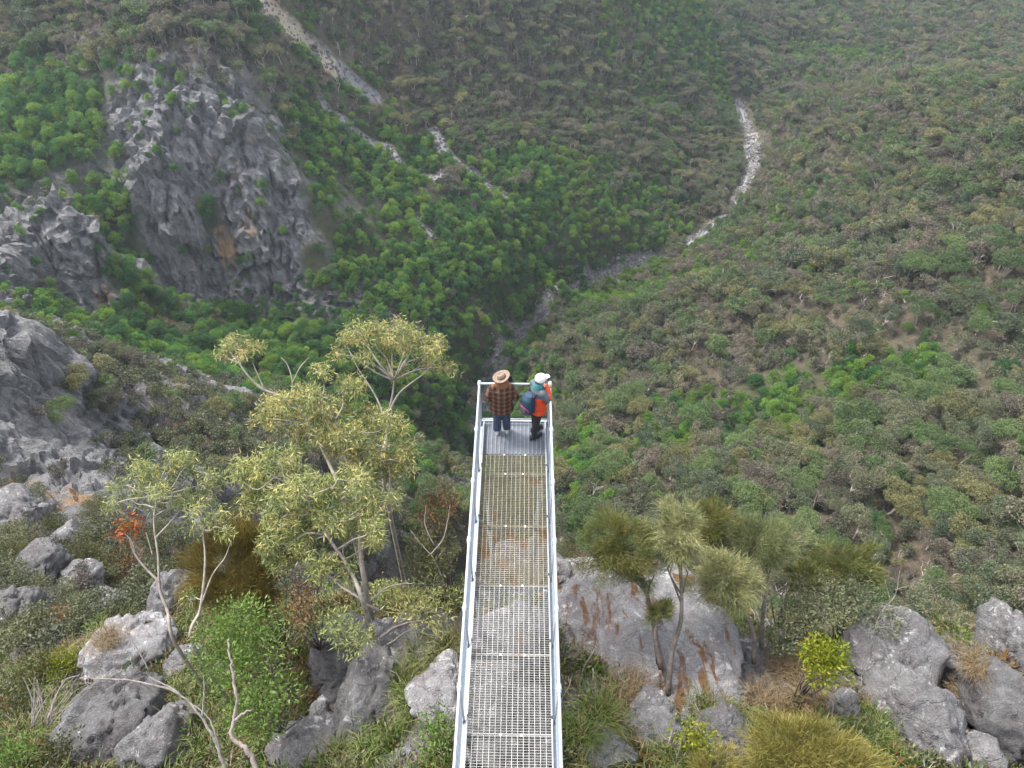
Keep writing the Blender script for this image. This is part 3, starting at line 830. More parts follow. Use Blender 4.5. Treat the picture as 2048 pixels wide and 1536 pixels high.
def scatter_mass(name, meshes, P, rot, scl, idx, label, cat):
    """everything past the individuals, instanced on points: one mass"""
    src = bpy.data.collections.new(name + "_kinds")
    for i, me in enumerate(meshes):
        src.objects.link(bpy.data.objects.new("%s_kind_%02d" % (name, i), me))
    pm = bpy.data.meshes.new(name)
    pm.vertices.add(len(P)); pm.vertices.foreach_set("co", np.ascontiguousarray(P, np.float32).ravel())
    a = pm.attributes.new("rot", 'FLOAT_VECTOR', 'POINT'); a.data.foreach_set("vector", np.ascontiguousarray(rot, np.float32).ravel())
    a = pm.attributes.new("scl", 'FLOAT', 'POINT'); a.data.foreach_set("value", np.asarray(scl, np.float32))
    a = pm.attributes.new("idx", 'INT', 'POINT'); a.data.foreach_set("value", np.asarray(idx, np.int32))
    o = link(name, pm)
    g = bpy.data.node_groups.new(name, 'GeometryNodeTree')
    g.interface.new_socket("Geometry", in_out='INPUT', socket_type='NodeSocketGeometry')
    g.interface.new_socket("Geometry", in_out='OUTPUT', socket_type='NodeSocketGeometry')
    N, Lk = g.nodes, g.links
    gi, go = N.new("NodeGroupInput"), N.new("NodeGroupOutput")
    iop = N.new("GeometryNodeInstanceOnPoints")
    ci = N.new("GeometryNodeCollectionInfo")
    ci.inputs["Collection"].default_value = src
    ci.inputs["Separate Children"].default_value = True
    ci.inputs["Reset Children"].default_value = True
    def na(nm, dt):
        x = N.new("GeometryNodeInputNamedAttribute"); x.data_type = dt; x.inputs["Name"].default_value = nm
        return x.outputs["Attribute"]
    Lk.new(gi.outputs[0], iop.inputs["Points"])
    Lk.new(ci.outputs[0], iop.inputs["Instance"])
    iop.inputs["Pick Instance"].default_value = True
    Lk.new(na("idx", 'INT'), iop.inputs["Instance Index"])
    Lk.new(na("rot", 'FLOAT_VECTOR'), iop.inputs["Rotation"])
    Lk.new(na("scl", 'FLOAT'), iop.inputs["Scale"])
    Lk.new(iop.outputs[0], go.inputs[0])
    md = o.modifiers.new("scatter", 'NODES'); md.node_group = g
    tag(o, label, cat, kind="stuff")
    return o
MASS = {0: ("forest", "dense green forest filling the gullies below the cliffs", "forest"), 1: ("gum_woodland", "grey-green gum woodland covering the gorge slopes", "woodland"),
        2: ("scrub", "low grey-brown scrub covering the upper slopes and rock ledges", "scrub"), 3: ("bright_undergrowth", "yellow-green undergrowth scattered between the gums", "undergrowth"),
        4: ("dead_wood", "bare dead trees scattered through the woodland", "dead wood")}
for k, (nm, lb, ct) in MASS.items():
    i = np.where((kind == k) & ~single)[0]
    if not len(i): continue
    ms = [x[2] for x in KIND[KN[k]]]
    scatter_mass(nm, ms, P[i], np.concatenate([tilt[i], rotz[i, None]], 1), scale[i], pick[i] % len(ms), lb, ct)
print("plants", nP, {KN[k]: int((kind == k).sum()) for k in range(5)})
# ------------------------------------------------------------------ the lookout walkway
def steel(name, c, rough, rust=0.0, rscale=2.0):
    m, n, l, b = mat(name)
    v = coord(n)
    f = noise(n, l, 9, 5, 0.65, v)
    base = ramp(n, l, f, [(0.3, tuple(x * .78 for x in c)), (0.7, tuple(min(1, x * 1.12) for x in c))])
    if rust:
        rn = noise(n, l, rscale, 5, 0.6, v, 0.4)
        rc = ramp(n, l, noise(n, l, 25, 4, 0.6, v), [(0.3, (.20, .095, .035)), (0.7, (.40, .21, .085))])
        mask = ramp(n, l, rn, [(0.62 - rust * .3, (0, 0, 0)), (0.74 - rust * .3, (.9, .9, .9))])
        base = mixc(n, l, mask, base, rc)
    l.new(base, b.inputs["Base Color"])
    b.inputs["Metallic"].default_value = 0.25
    b.inputs["Roughness"].default_value = rough
    return m
M_rail = steel("galvanised_tube", (.43, .46, .49), 0.42)
M_mesh = steel("galvanised_wire", (.20, .235, .275), 0.5)
M_plate = steel("deck_steel", (.125, .14, .16), 0.55)
M_rib = steel("deck_rib", (.20, .22, .25), 0.5)
M_grate = steel("grating_steel", (.40, .39, .365), 0.5, 0.05, 1.2)
M_grust = steel("rusty_grating", (.31, .285, .21), 0.6, 0.18, 2.2)
M_grust2 = steel("rustier_grating", (.31, .28, .205), 0.6, 0.38, 2.2)
M_gtan = steel("tan_grating", (.31, .29, .215), 0.6, 0.05, 1.5)
M_kick = steel("kick_steel", (.30, .33, .36), 0.5)
M_clip = steel("zinc_clip", (.85, .83, .76), 0.4)
M_beam = steel("beam_steel", (.30, .32, .34), 0.55, 0.15, 2.0)
walk = empty("lookout_walkway", (0, -4, 0), "narrow galvanised steel lookout walkway with grating floor and tube handrails", "walkway")
HW, RH, BAY = 0.65, 1.08, 1.12
NB = 8
def wl(p): return (np.asarray(p, float) - np.array([0, -4, 0]))
def part(mb, name, m, parent=None, smooth=False):
    o = mb.build(name, m, parent or walk, smooth)
    return o
for s in (-1, 1):
    mb = MB().tube([wl((s*HW, y, RH)) for y in np.linspace(0, -BAY*NB, 12)], 0.020, 10)
    part(mb, "handrail", M_rail, smooth=True)
part(MB().tube([wl((x, 0, RH)) for x in np.linspace(-HW, HW, 4)], 0.022, 10), "end_rail", M_rail, smooth=True)
post_me = MB().tube([(0, 0, -.18), (0, 0, .5), (0, 0, 1.06)], 0.022, 8).mesh("post", M_rail, True)
fit_me = MB().ball((0, 0, 0), (.040, .040, .040), 10, 8).tube([(0, -.06, 0), (0, .06, 0)], .031, 10).mesh("post_fitting", M_rail, True)
foot_me = MB().box((-.012, -.06, -.17), (.02, .06, -.04)).mesh("foot_plate", M_beam)
for s in (-1, 1):
    for k in range(NB + 1):
        o = link("post", post_me, walk, wl((s*HW, -k*BAY, 0)))
        link("post_fitting", fit_me, o, (0, 0, RH))
        link("foot_plate", foot_me, o)
        if s > 0: o.rotation_euler = (0, 0, math.pi)
# welded wire infill, one panel to a bay
def wire_panel(L, H):
    mb = MB()
    for y in np.arange(0.03, L, 0.06): mb.tube([(0, y, 0), (0, y, H)], .0024, 4, caps=False)
    for z in np.linspace(0, H, 16): mb.tube([(0, 0, z), (0, L, z)], .0024, 4, caps=False)
    mb.box((-.008, 0, H - .008), (.008, L, H + .008)); mb.box((-.008, 0, -.008), (.008, L, .008))
    return mb
wp = wire_panel(BAY - .06, .88).mesh("infill_panel", M_mesh)
kick = MB()
kick.box((-.004, 0, 0), (.004, BAY - .05, .10)); kick.box((-.010, 0, .10), (.010, BAY - .05, .110))
kick_me = kick.mesh("kick_plate", M_kick)
for s in (-1, 1):
    for k in range(NB):
        link("infill_panel", wp, walk, wl((s*HW, -(k+1)*BAY + .03, .14)))
        link("kick_plate", kick_me, walk, wl((s*(HW - .06), -(k+1)*BAY + .025, .012)))
mb = MB()
for x in np.arange(-HW + .05, HW, .1): mb.tube([wl((x, 0, .14)), wl((x, 0, RH - .05))], .0017, 4, caps=False)
for z in np.linspace(.14, RH - .05, 5): mb.tube([wl((-HW, 0, z)), wl((HW, 0, z))], .0017, 4, caps=False)
part(mb, "end_infill_panel", M_mesh)
part(MB().tube([wl((-HW, .0, .12)), wl((HW, .0, .12))], .018, 8), "end_kick_rail", M_rail, smooth=True)
part(MB().box(wl((-HW, .03, -.14)), wl((HW, .07, .03))), "end_trim", M_rail)
# ribbed plate at the tip
dp = part(MB().box(wl((-HW + .03, -.78, -.035)), wl((HW - .03, .03, -.004))), "deck_plate", M_plate)
for x in np.linspace(-HW + .07, HW - .07, 16):
    MB().box(wl((x - .009, -.775, -.004)), wl((x + .009, .02, .012))).build("rib", M_rib, dp)
# grating: deep bars across, thin rods along
joints = [-.79, -1.24, -2.37, -3.50, -4.65, -5.80, -6.95, -8.10, -8.95]
for k, (y1, y0) in enumerate(zip(joints[:-1], joints[1:])):
    mb = MB()
    y = y1 - .02
    while y > y0 + .01:
        mb.box(wl((-HW + .045, y - .002, -.028)), wl((HW - .045, y + .002, 0)))
        y -= .036
    for x in np.linspace(-HW + .06, HW - .06, 16):
        mb.box(wl((x - .0035, y0 + .006, -.008)), wl((x + .0035, y1 - .006, .0035)))
    for yy in (y1 - .008, y0 + .008):
        mb.box(wl((-HW + .04, yy - .0025, -.032)), wl((HW - .04, yy + .0025, .002)))
    for xx in (-HW + .042, HW - .042):
        mb.box(wl((xx - .003, y0 + .012, -.032)), wl((xx + .003, y1 - .012, .003)))
    g = part(mb, "grating_panel", (M_gtan, M_grust, M_grust2)[k] if k < 3 else M_grate)
    for x in (-.18 + .03 * (k % 3), .21 - .04 * (k % 2)):
        MB().box(wl((x - .013, y1 - .022, .0045)), wl((x + .013, y1 + .010, .011))).build("clip", M_clip, g)
for s in (-1, 1):
    mb = MB().box(wl((s*(HW-.02) - .03, -9.0, -.20)), wl((s*(HW-.02) + .03, .03, -.04)))
    part(mb, "side_beam", M_beam)
for y in (-.02, -1.24, -2.37, -3.5, -4.65, -5.8, -6.95, -8.1):
    part(MB().box(wl((-HW + .06, y - .025, -.13)), wl((HW - .06, y + .025, -.045))), "cross_beam", M_beam)
for s, yb, yt in ((-1, -3.0, -1.3), (1, -2.7, -1.3)):
    gx_ = s * .25
    zb = float(height(gx_, yb)) - .5
    part(MB().tube([wl((gx_, yb, zb)), wl((s*.5, yt, -.12))], .045, 8), "strut", M_beam, smooth=True)
for s in (-1, 1):
    for yb in (-3.55, -5.85, -8.1):
        zb = float(height(s*.55, yb)) - .5
        part(MB().tube([wl((s*.55, yb, zb)), wl((s*.55, yb, -.05))], .045, 8), "leg", M_beam, smooth=True)

# ------------------------------------------------------------------ people
def fuse(name, mb, voxel, mats, smooth=6):
    """overlapping closed pieces become one continuous skin"""
    me = mb.mesh("tmp")
    o = bpy.data.objects.new("tmp", me); col.objects.link(o)
    md = o.modifiers.new("r", 'REMESH'); md.mode = 'VOXEL'; md.voxel_size = voxel; md.use_smooth_shade = True
    sm = o.modifiers.new("s", 'SMOOTH'); sm.factor = 0.5; sm.iterations = smooth
    dg = bpy.context.evaluated_depsgraph_get()
    out = bpy.data.meshes.new_from_object(o.evaluated_get(dg))
    bpy.data.objects.remove(o)
    out.name = name
    out.materials.clear()
    for m in mats: out.materials.append(m)
    out.polygons.foreach_set("use_smooth", np.ones(len(out.polygons), bool))
    return out
def loft(mb, rings, sides=14):
    """rings: (centre, half width x, half depth y) up a torso or leg; closed"""
    an = np.arange(sides) * 2 * np.pi / sides
    V = []
    for c, a, b in rings:
        c = np.asarray(c, float)
        V += [c + np.array([a * math.cos(t), b * math.sin(t), 0]) for t in an]
    n = len(rings)
    V += [np.asarray(rings[0][0], float), np.asarray(rings[-1][0], float)]
    Q, T = [], []
    for i in range(n - 1):
        for k in range(sides):
            k2 = (k + 1) % sides
            Q.append((i*sides+k, i*sides+k2, (i+1)*sides+k2, (i+1)*sides+k))
    for k in range(sides):
        k2 = (k + 1) % sides
        T.append((n*sides, k2, k)); T.append((n*sides+1, (n-1)*sides+k, (n-1)*sides+k2))
    return mb.add(V, Q, T)
def limb(mb, pts, rad, sides=10):
    P = np.asarray(pts, float)
    t = np.linspace(0, len(P) - 1, (len(P) - 1) * 4 + 1)
    i = np.minimum(t.astype(int), len(P) - 2); f = (t - i)[:, None]
    Pp = P[i] * (1 - f) + P[i+1] * f
    rad = np.asarray(rad, float); rr_ = rad[i] * (1 - f[:, 0]) + rad[i+1] * f[:, 0]
    mb.tube(Pp, rr_, sides)
    for p, r in zip(P, rad): mb.ball(p, r, 10, 8)
def hand(mb, wrist, d, palm_n, size=.17):
    """palm, four fingers of their own length and a thumb from the palm's side, slightly curled"""
    d = np.asarray(d, float) / np.linalg.norm(d)
    nrm = np.asarray(palm_n, float); nrm = nrm - d * nrm.dot(d); nrm /= np.linalg.norm(nrm)
    sd = np.cross(d, nrm)
    w = np.asarray(wrist, float)
    for q in (-.024, -.008, .008, .024):
        mb.tube([w + sd * q * .7, w + d * .045 + sd * q, w + d * .085 + sd * q], [.014, .016, .013], 7)
    for q, L in ((-.027, .058), (-.009, .075), (.009, .080), (.027, .072)):
        b = w + d * .082 + sd * q
        m1 = b + (d * .85 + nrm * .5) * L * .45
        m2 = m1 + (d * .45 + nrm * .9) * L * .35
        e = m2 + (d * .05 + nrm * 1.0) * L * .25
        mb.tube([b, m1, m2, e], [.0095, .009, .0085, .007], 7)
    b = w + d * .025 + sd * .026
    mb.tube([b, b + (d * .5 + sd * .7 + nrm * .3) * .035, b + (d * .9 + sd * .6 + nrm * .7) * .06], [.0115, .0105, .0085], 7)
M_skin = plain("skin", (.40, .24, .17), 0.55, var=.08, scale=20)
M_hair = plain("auburn_hair", (.16, .065, .03), 0.5, var=.5, scale=40)
M_darkhair = plain("dark_brown_hair", (.05, .03, .02), 0.5, var=.5, scale=40)
M_felt = plain("brown_felt", (.20, .145, .108), 0.9, var=.3, scale=14)
M_band = plain("hat_band", (.10, .06, .04), 0.7)
M_jean = plain("blue_denim", (.035, .05, .085), 0.85, var=.45, scale=14, bumpy=.8)
M_shoe = plain("pale_canvas", (.45, .43, .41), 0.7)
M_sole = plain("white_rubber", (.6, .59, .57), 0.6)
M_black = plain("black_cloth", (.014, .014, .016), 0.85, var=.3, scale=14)
M_dshoe = plain("dark_boot", (.03, .032, .036), 0.6)
M_white = plain("white_cap_cloth", (.66, .65, .64), 0.8)
M_orange = plain("orange_red_shell", (.60, .055, .012), 0.6, var=.25, scale=9, bumpy=.9)
M_slate = plain("slate_sleeve", (.07, .082, .095), 0.7, var=.3, scale=9, bumpy=.9)
M_teal = plain("turquoise_hood", (.045, .21, .22), 0.8, var=.4, scale=16, bumpy=.8)
M_pteal = plain("pack_teal", (.010, .036, .065), 0.7, var=.3, scale=12, bumpy=.6)
M_navy = plain("pack_navy", (.014, .02, .06), 0.65)
M_pink = plain("pack_pink", (.22, .035, .09), 0.65)
M_phone = plain("camera_body", (.03, .03, .035), 0.35)
m_plaid, n, l, b = mat("brown_plaid")
sp = n.new("ShaderNodeSeparateXYZ"); l.new(coord(n), sp.inputs[0])
def band(src, k, off, thr):
    f = math_(n, l, 'FRACT', math_(n, l, 'ADD', math_(n, l, 'MULTIPLY', src, k), off))
    return math_(n, l, 'LESS_THAN', f, thr)
hx_, hz_ = band(sp.outputs[0], 9.0, 10.25, .45), band(sp.outputs[2], 9.5, 10.1, .45)
c = mixc(n, l, math_(n, l, 'MULTIPLY', hx_, .8), (.125, .05, .026), (.018, .010, .016))
c = mixc(n, l, math_(n, l, 'MULTIPLY', hz_, .62), c, (.025, .016, .016))
c = mixc(n, l, math_(n, l, 'MULTIPLY', band(sp.outputs[0], 9.0, 10.55, .1), .6), c, (.20, .12, .04))
c = mixc(n, l, math_(n, l, 'MULTIPLY', band(sp.outputs[2], 9.5, 10.4, .1), .6), c, (.19, .11, .04))
l.new(c, b.inputs["Base Color"]); b.inputs["Roughness"].default_value = 0.95
bump(n, l, noise(n, l, 11, 4, .6, coord(n)), b, .9, .03)

def body(root, H, arms, hands, stance, lean, look):
    """one continuous figure; head 1/7.5 of the height"""
    mb = MB()
    hh = H / 7.4
    hip, sh = H * .50, H * .80
    for s, (fx, fy) in zip((-1, 1), stance):
        limb(mb, [(s*.08, 0, hip), (s*.085 + (fx - s*.085) * .5, fy * .5 + .02, H*.27), (fx, fy, .06)], [.085, .055, .036])
        limb(mb, [(fx, fy - .02, .045), (fx + .01*s, fy + .13, .03)], [.035, .026])
    loft(mb, [((0, 0, hip - .06), .12, .09), ((0, 0, hip + .03), .15, .11), ((0, lean*.3, H*.60), .125, .09), ((0, lean*.7, H*.72), .15, .11), ((0, lean, sh - .02), .155, .085), ((0, lean*1.1, sh + .03), .07, .06)])
    nk = np.array([0, lean * 1.15, sh + .02])
    hd_ = nk + np.array([look[0] * .05, .03 + look[1] * .05, hh * .72])
    limb(mb, [nk, (nk + hd_) / 2 + np.array([0, -.005, 0])], [.052, .05])
    mb.ball(hd_, (hh*.36, hh*.44, hh*.53), 14, 12)
    mb.ball(hd_ + np.array([0, hh*.10, -hh*.22]), (hh*.29, hh*.33, hh*.30), 12, 10)
    mb.ball(hd_ + np.array([0, hh*.45, -hh*.05]), (.014, .022, .026), 8, 6)          # nose
    mb.ball(hd_ + np.array([0, hh*.40, -hh*.26]), (.024, .012, .010), 8, 6)          # mouth
    for s in (-1, 1):
        mb.ball(hd_ + np.array([s*hh*.37, 0, -hh*.05]), (.012, .02, .03), 8, 6)      # ears
        mb.ball(hd_ + np.array([s*.032, hh*.40, hh*.03]), (.013, .010, .008), 8, 6)  # brow over the eyes
    for a, (d, pn) in zip(arms, hands):
        limb(mb, a, [.055, .043, .030])
        hand(mb, a[-1], d, pn)
    me = fuse("body", mb, .0075, [M_skin], 3)
    o = link("body", me, root)
    for s in (-1, 1): MB().ball(hd_ + np.array([s*.032, hh*.415, 0]), (.011, .008, .007), 8, 6).build("eye", M_phone, o, True)
    return hd_, hh

# the figure in the checked jacket, looking out over the end rail
pa = at_z(1004, 862, 0.0)
A = empty("person", (pa[0], pa[1], 0.012), "person in brown checked jacket, jeans and wide felt hat at the end rail", "person", rz=R(2))
HA = 1.58
armsA = [[(-.165, .03, 1.24), (-.27, -.01, 1.00), (-.13, .20, .97)], [(.165, .03, 1.24), (.27, -.01, 1.02), (.13, .16, 1.16)]]
hdA, hhA = body(A, HA, armsA, [((.6, .6, .1), (.4, -.2, .9)), ((.1, .5, .6), (-1, .2, 0))], [(-.10, -.02), (.10, .01)], .03, (.2, .4))
tr = MB()
for s, (fx, fy) in zip((-1, 1), [(-.10, -.02), (.10, .01)]):
    limb(tr, [(s*.085, 0, .76), (s*.09, .02, .43), (fx, fy, .09)], [.108, .088, .082], 12)
loft(tr, [((0, 0, .66), .14, .11), ((0, 0, .78), .185, .14), ((0, 0, .94), .16, .12)])
link("jeans", fuse("jeans", tr, .012, [M_jean], 3), A)
jk = MB()
loft(jk, [((0, .01, .63), .235, .175), ((0, .005, .68), .25, .185), ((0, .01, .85), .225, .165), ((0, .02, 1.08), .215, .155), ((0, .03, 1.22), .205, .135), ((0, .035, 1.29), .12, .10), ((0, .04, 1.32), .075, .07)], 18)
for a in armsA:
    a = [np.array(q) for q in a]
    limb(jk, [a[0] + np.array([0, 0, .0]), a[1], a[1] + (a[2] - a[1]) * .82], [.095, .085, .062], 12)
link("jacket", fuse("jacket", jk, .013, [m_plaid], 4), A)
hr = MB()
hr.ball(hdA + np.array([0, -.03, -.01]), (.098, .10, .125), 14, 10)
for i in range(26):
    an = math.pi * (i / 25.0) + math.pi
    p0 = hdA + np.array([math.cos(an) * .085, math.sin(an) * .085, .0])
    p1 = p0 + np.array([math.cos(an) * .045, -.03, -.13]); p2 = p1 + np.array([rng.normal() * .02, -.02, -.11 - rng.random() * .07])
    hr.tube([p0, p1, p2], [.026, .028, .010], 6)
link("hair", fuse("hair", hr, .011, [M_hair], 2), A)
ht = MB()
rings = []
nS = 28
tlt = Matrix.Rotation(R(-4), 3, 'X') @ Matrix.Rotation(R(-16), 3, 'Y')
prof = [(.001, .080), (.04, .072), (.055, .094), (.078, .092), (.088, .05), (.094, .012), (.12, .004), (.165, .010), (.19, .024), (.192, .018), (.16, .002), (.10, -.004), (.001, -.002)]
V, Qh = [], []
for r, z in prof:
    for k in range(nS):
        t = 2 * math.pi * k / nS
        q = Vector((r * .9 * math.cos(t), r * .97 * math.sin(t), z - (.018 * abs(math.cos(t)) ** 2 * -1 if r > .15 else 0)))
        V.append(tlt @ q)
for i in range(len(prof) - 1):
    for k in range(nS):
        Qh.append((i*nS+k, (i+1)*nS+k, (i+1)*nS+(k+1) % nS, i*nS+(k+1) % nS))
hat = MB().add(V, Qh).build("hat", M_felt, A, True, loc=hdA + np.array([0, -.01, .055]))
bd = MB().add([tlt @ Vector((.0875 * math.cos(2*math.pi*k/nS), .0875*1.08 * math.sin(2*math.pi*k/nS), z)) for z in (.010, .034) for k in range(nS)],
              [(k, (k+1) % nS, nS + (k+1) % nS, nS + k) for k in range(nS)])
bd.build("hat_band", M_band, hat, True)
for fx, fy in [(-.10, -.02), (.10, .01)]:
    sh = MB(); limb(sh, [(fx, fy - .05, .05), (fx, fy + .05, .05), (fx, fy + .15, .038)], [.044, .045, .036])
    o = link("shoe", fuse("shoe", sh, .009, [M_shoe], 2), A)
    so = MB(); loft(so, [((fx, fy + .045, -.012), .047, .145), ((fx, fy + .045, .022), .049, .148)], 16)
    so.build("sole", M_sole, o)
A_ph = Vector(A.location) + Vector((.15, .24, 1.16))
tag(MB().box((-.037, -.006, -.075), (.037, .006, .075)).build("phone", M_phone, loc=A_ph),
    "small dark phone held up in the hand of the person in the felt hat", "phone")

A.scale = (.93, .93, .915)
# the figure with the pack, turned along the rail, hand raised to the cap
pb = at_z(1074, 866, 0.0)
B = empty("person", (pb[0] - .03, pb[1], 0.012), "person in orange-red jacket and white cap with a backpack, hand raised to face", "person", rz=R(-58))
HB = 1.56
B.scale = (.95, .95, .97)
stB = [(-.08, .03), (.10, -.10)]
armsB = [[(-.16, .03, 1.22), (-.20, .14, 1.00), (-.06, .27, 1.10)], [(.16, .03, 1.22), (.25, .10, 1.10), (.10, .17, 1.31)]]
hdB, hhB = body(B, HB, armsB, [((.5, .4, .5), (.2, -.8, .4)), ((-.4, .1, .7), (-.5, -.7, 0))], stB, .03, (0, .2))
tr = MB()
for s, (fx, fy) in zip((-1, 1), stB):
    limb(tr, [(s*.085, 0, .74), (s*.088, fy*.5 + .01, .42), (fx, fy, .10)], [.10, .073, .058], 12)
loft(tr, [((0, 0, .66), .13, .105), ((0, 0, .78), .165, .13), ((0, 0, .90), .15, .115)])
link("trousers", fuse("trousers", tr, .012, [M_black], 3), B)
jk = MB()
loft(jk, [((0, .02, .66), .205, .165), ((0, .02, .71), .215, .175), ((0, .02, .90), .195, .155), ((0, .025, 1.06), .195, .145), ((0, .03, 1.15), .195, .13)], 18)
jo = link("jacket", fuse("jacket", jk, .012, [M_orange], 4), B)
yk = MB()
loft(yk, [((0, .03, 1.10), .202, .142), ((0, .03, 1.21), .198, .128), ((0, .035, 1.27), .12, .10), ((0, .04, 1.29), .08, .075)], 18)
for a in armsB: limb(yk, [a[0], a[1]], [.088, .074], 12)
link("yoke", fuse("yoke", yk, .012, [M_slate], 4), jo)
for a in armsB:
    a = [np.array(q) for q in a]
    fa = MB(); limb(fa, [a[1], a[1] + (a[2] - a[1]) * .8], [.073, .052], 12)
    link("sleeve", fuse("sleeve", fa, .010, [M_orange], 3), jo)
hb = MB()
loft(hb, [(hdB + np.array([0, -.035, -.22]), .115, .10), (hdB + np.array([0, -.045, -.16]), .11, .105), (hdB + np.array([0, -.045, -.09]), .105, .10), (hdB + np.array([0, -.04, -.02]), .09, .08)], 16)
link("hood", fuse("hood", hb, .010, [M_teal], 3), B)
hr = MB(); hr.ball(hdB + np.array([0, -.03, -.02]), (.088, .09, .10), 12, 10)
link("hair", fuse("hair", hr, .010, [M_darkhair], 2), B)
cp = MB()
cp.ball(hdB + np.array([0, 0, .045]), (.104, .115, .098), 18, 12)
for i in range(5):
    cp.ball(hdB + np.array([0, .085 + i * .022, .042 - i * .004]), (.078 - i * .004, .03, .011), 14, 6)
link("cap", fuse("cap", cp, .009, [M_white], 3), B)
for fx, fy in stB:
    sh = MB(); limb(sh, [(fx, fy - .05, .055), (fx, fy + .05, .055), (fx, fy + .15, .04)], [.05, .05, .04])
    o = link("boot", fuse("boot", sh, .010, [M_dshoe], 2), B)
    so = MB(); loft(so, [((fx, fy + .045, -.012), .05, .15), ((fx, fy + .045, .02), .052, .152)], 16)
    so.build("sole", M_dshoe, o)
pk = empty("backpack", Vector(B.location), "teal and navy backpack with pink trim worn by the person in orange", "backpack", rz=R(-58))
pk.scale = (.88, .95, .93)
pk.location.z += .02
bp = MB()
loft(bp, [((0, -.20, .74), .135, .09), ((0, -.22, .82), .160, .115), ((0, -.22, 1.00), .160, .115), ((0, -.205, 1.12), .145, .10), ((0, -.17, 1.20), .10, .06)], 18)
link("bag", fuse("bag", bp, .012, [M_pteal], 5), pk)
bk = MB(); loft(bk, [((0, -.135, .76), .150, .045), ((0, -.14, 1.0), .168, .05), ((0, -.13, 1.19), .12, .04)], 16)
link("back_panel", fuse("back_panel", bk, .012, [M_navy], 4), pk)
pc = MB(); loft(pc, [((0, -.30, .76), .110, .045), ((0, -.315, .85), .125, .05), ((0, -.31, .94), .115, .04)], 16)
po = link("pocket", fuse("pocket", pc, .010, [M_slate], 4), pk)
zp = MB(); zp.tube([(.145 * math.cos(t), -.345 + .075 * abs(math.cos(t)) ** 2, .87 + .10 * math.sin(t)) for t in np.linspace(-.5, math.pi + .5, 22)], .021, 6)
zp.build("pink_trim", M_pink, pk, True)
for s in (-1, 1):
    zs = MB(); zs.tube([(s*.11, -.12, 1.17), (s*.12, -.02, 1.285), (s*.115, .12, 1.24), (s*.13, .185, 1.10), (s*.175, .12, .93), (s*.16, -.09, .82)], .016, 6)
    zs.build("strap", M_navy, pk, True)
# ------------------------------------------------------------------ boulders of the knoll
def rock_mat(name, tone=1.0, lichen=.55, rust=0.0, warm=0.0):
    m, n, l, b = mat(name)
    v = coord(n)
    f1 = noise(n, l, 1.3, 6, 0.62, v, 0.5); f2 = noise(n, l, 7, 6, 0.7, v); f3 = noise(n, l, 34, 4, 0.7, v)
    c = ramp(n, l, f1, [(0.28, (.10*tone, .10*tone, .103*tone)), (0.5, (.19*tone, .187*tone, .19*tone)), (0.72, (.30*tone, .295*tone, .295*tone))])
    c = mixc(n, l, 0.55, c, ramp(n, l, f2, [(0.3, (.10*tone, .098*tone, .098*tone)), (0.5, (.20*tone, .195*tone, .193*tone)), (0.7, (.33*tone, .325*tone, .32*tone))]))
    c = mixc(n, l, math_(n, l, 'MULTIPLY', ramp(n, l, f3, [(0.42, (0, 0, 0)), (0.6, (1, 1, 1))]), .45), c, (.05*tone, .05*tone, .048*tone))
    vo = n.new("ShaderNodeTexVoronoi"); vo.feature = 'DISTANCE_TO_EDGE'; vo.inputs["Scale"].default_value = 1.1
    wv = n.new("ShaderNodeVectorMath"); wv.operation = 'ADD'; l.new(v, wv.inputs[0])
    nv = n.new("ShaderNodeTexNoise"); nv.inputs["Scale"].default_value = 1.5; nv.inputs["Detail"].default_value = 5; l.new(v, nv.inputs["Vector"]); l.new(nv.outputs["Color"], wv.inputs[1])
    l.new(wv.outputs[0], vo.inputs["Vector"])
    crack = ramp(n, l, vo.outputs[0], [(0.0, (0, 0, 0)), (0.02, (1, 1, 1))])
    c = mixc(n, l, math_(n, l, 'MULTIPLY', math_(n, l, 'SUBTRACT', 1.0, crack), .15), c, (.05, .046, .04))
    dm = ramp(n, l, noise(n, l, .8, 5, .65, mapping(n, l, v, (1.5, 1.5, .5)), .7), [(.42, (0, 0, 0)), (.62, (1, 1, 1))])
    c = mixc(n, l, math_(n, l, 'MULTIPLY', dm, .4), c, (.085*tone, .055*tone, .055*tone))
    lm = ramp(n, l, math_(n, l, 'MULTIPLY', noise(n, l, 2.6, 5, 0.7, v, .8), math_(n, l, 'ADD', f2, .45)), [(lichen, (0, 0, 0)), (lichen + .14, (.85, .85, .85))])
    c = mixc(n, l, lm, c, (.56, .55, .53))
    if rust:
        rm = ramp(n, l, noise(n, l, 1.5, 6, 0.68, mapping(n, l, v, (1.5, .5, .8), (0, .5, .5)), .8), [(.66 - rust * .2, (0, 0, 0)), (.72 - rust * .2, (1, 1, 1))])
        c = mixc(n, l, rm, c, ramp(n, l, f2, [(.3, (.09, .045, .022)), (.7, (.21, .11, .055))]))
    l.new(c, b.inputs["Base Color"])
    b.inputs["Roughness"].default_value = .88
    b.inputs["Specular IOR Level"].default_value = .25
    bump(n, l, math_(n, l, 'ADD', math_(n, l, 'ADD', f2, math_(n, l, 'MULTIPLY', f3, .45)), math_(n, l, 'MULTIPLY', crack, .22)), b, 1.0, .10)
    return m
RM = [rock_mat("grey_rock", 1.0, .56), rock_mat("dark_rock", .78, .60), rock_mat("pale_rock", 1.45, .54), rock_mat("stained_rock", 1.25, .58, rust=.6), rock_mat("rust_streaked_rock", 1.45, .58, rust=.7)]
def ico(sub):
    bm = bmesh.new(); bmesh.ops.create_icosphere(bm, subdivisions=sub, radius=1.0)
    V = np.array([v.co[:] for v in bm.verts]); F = np.array([[v.index for v in f.verts] for f in bm.faces])
    bm.free()
    return V, F
IV, IF = ico(5)
IV6 = None
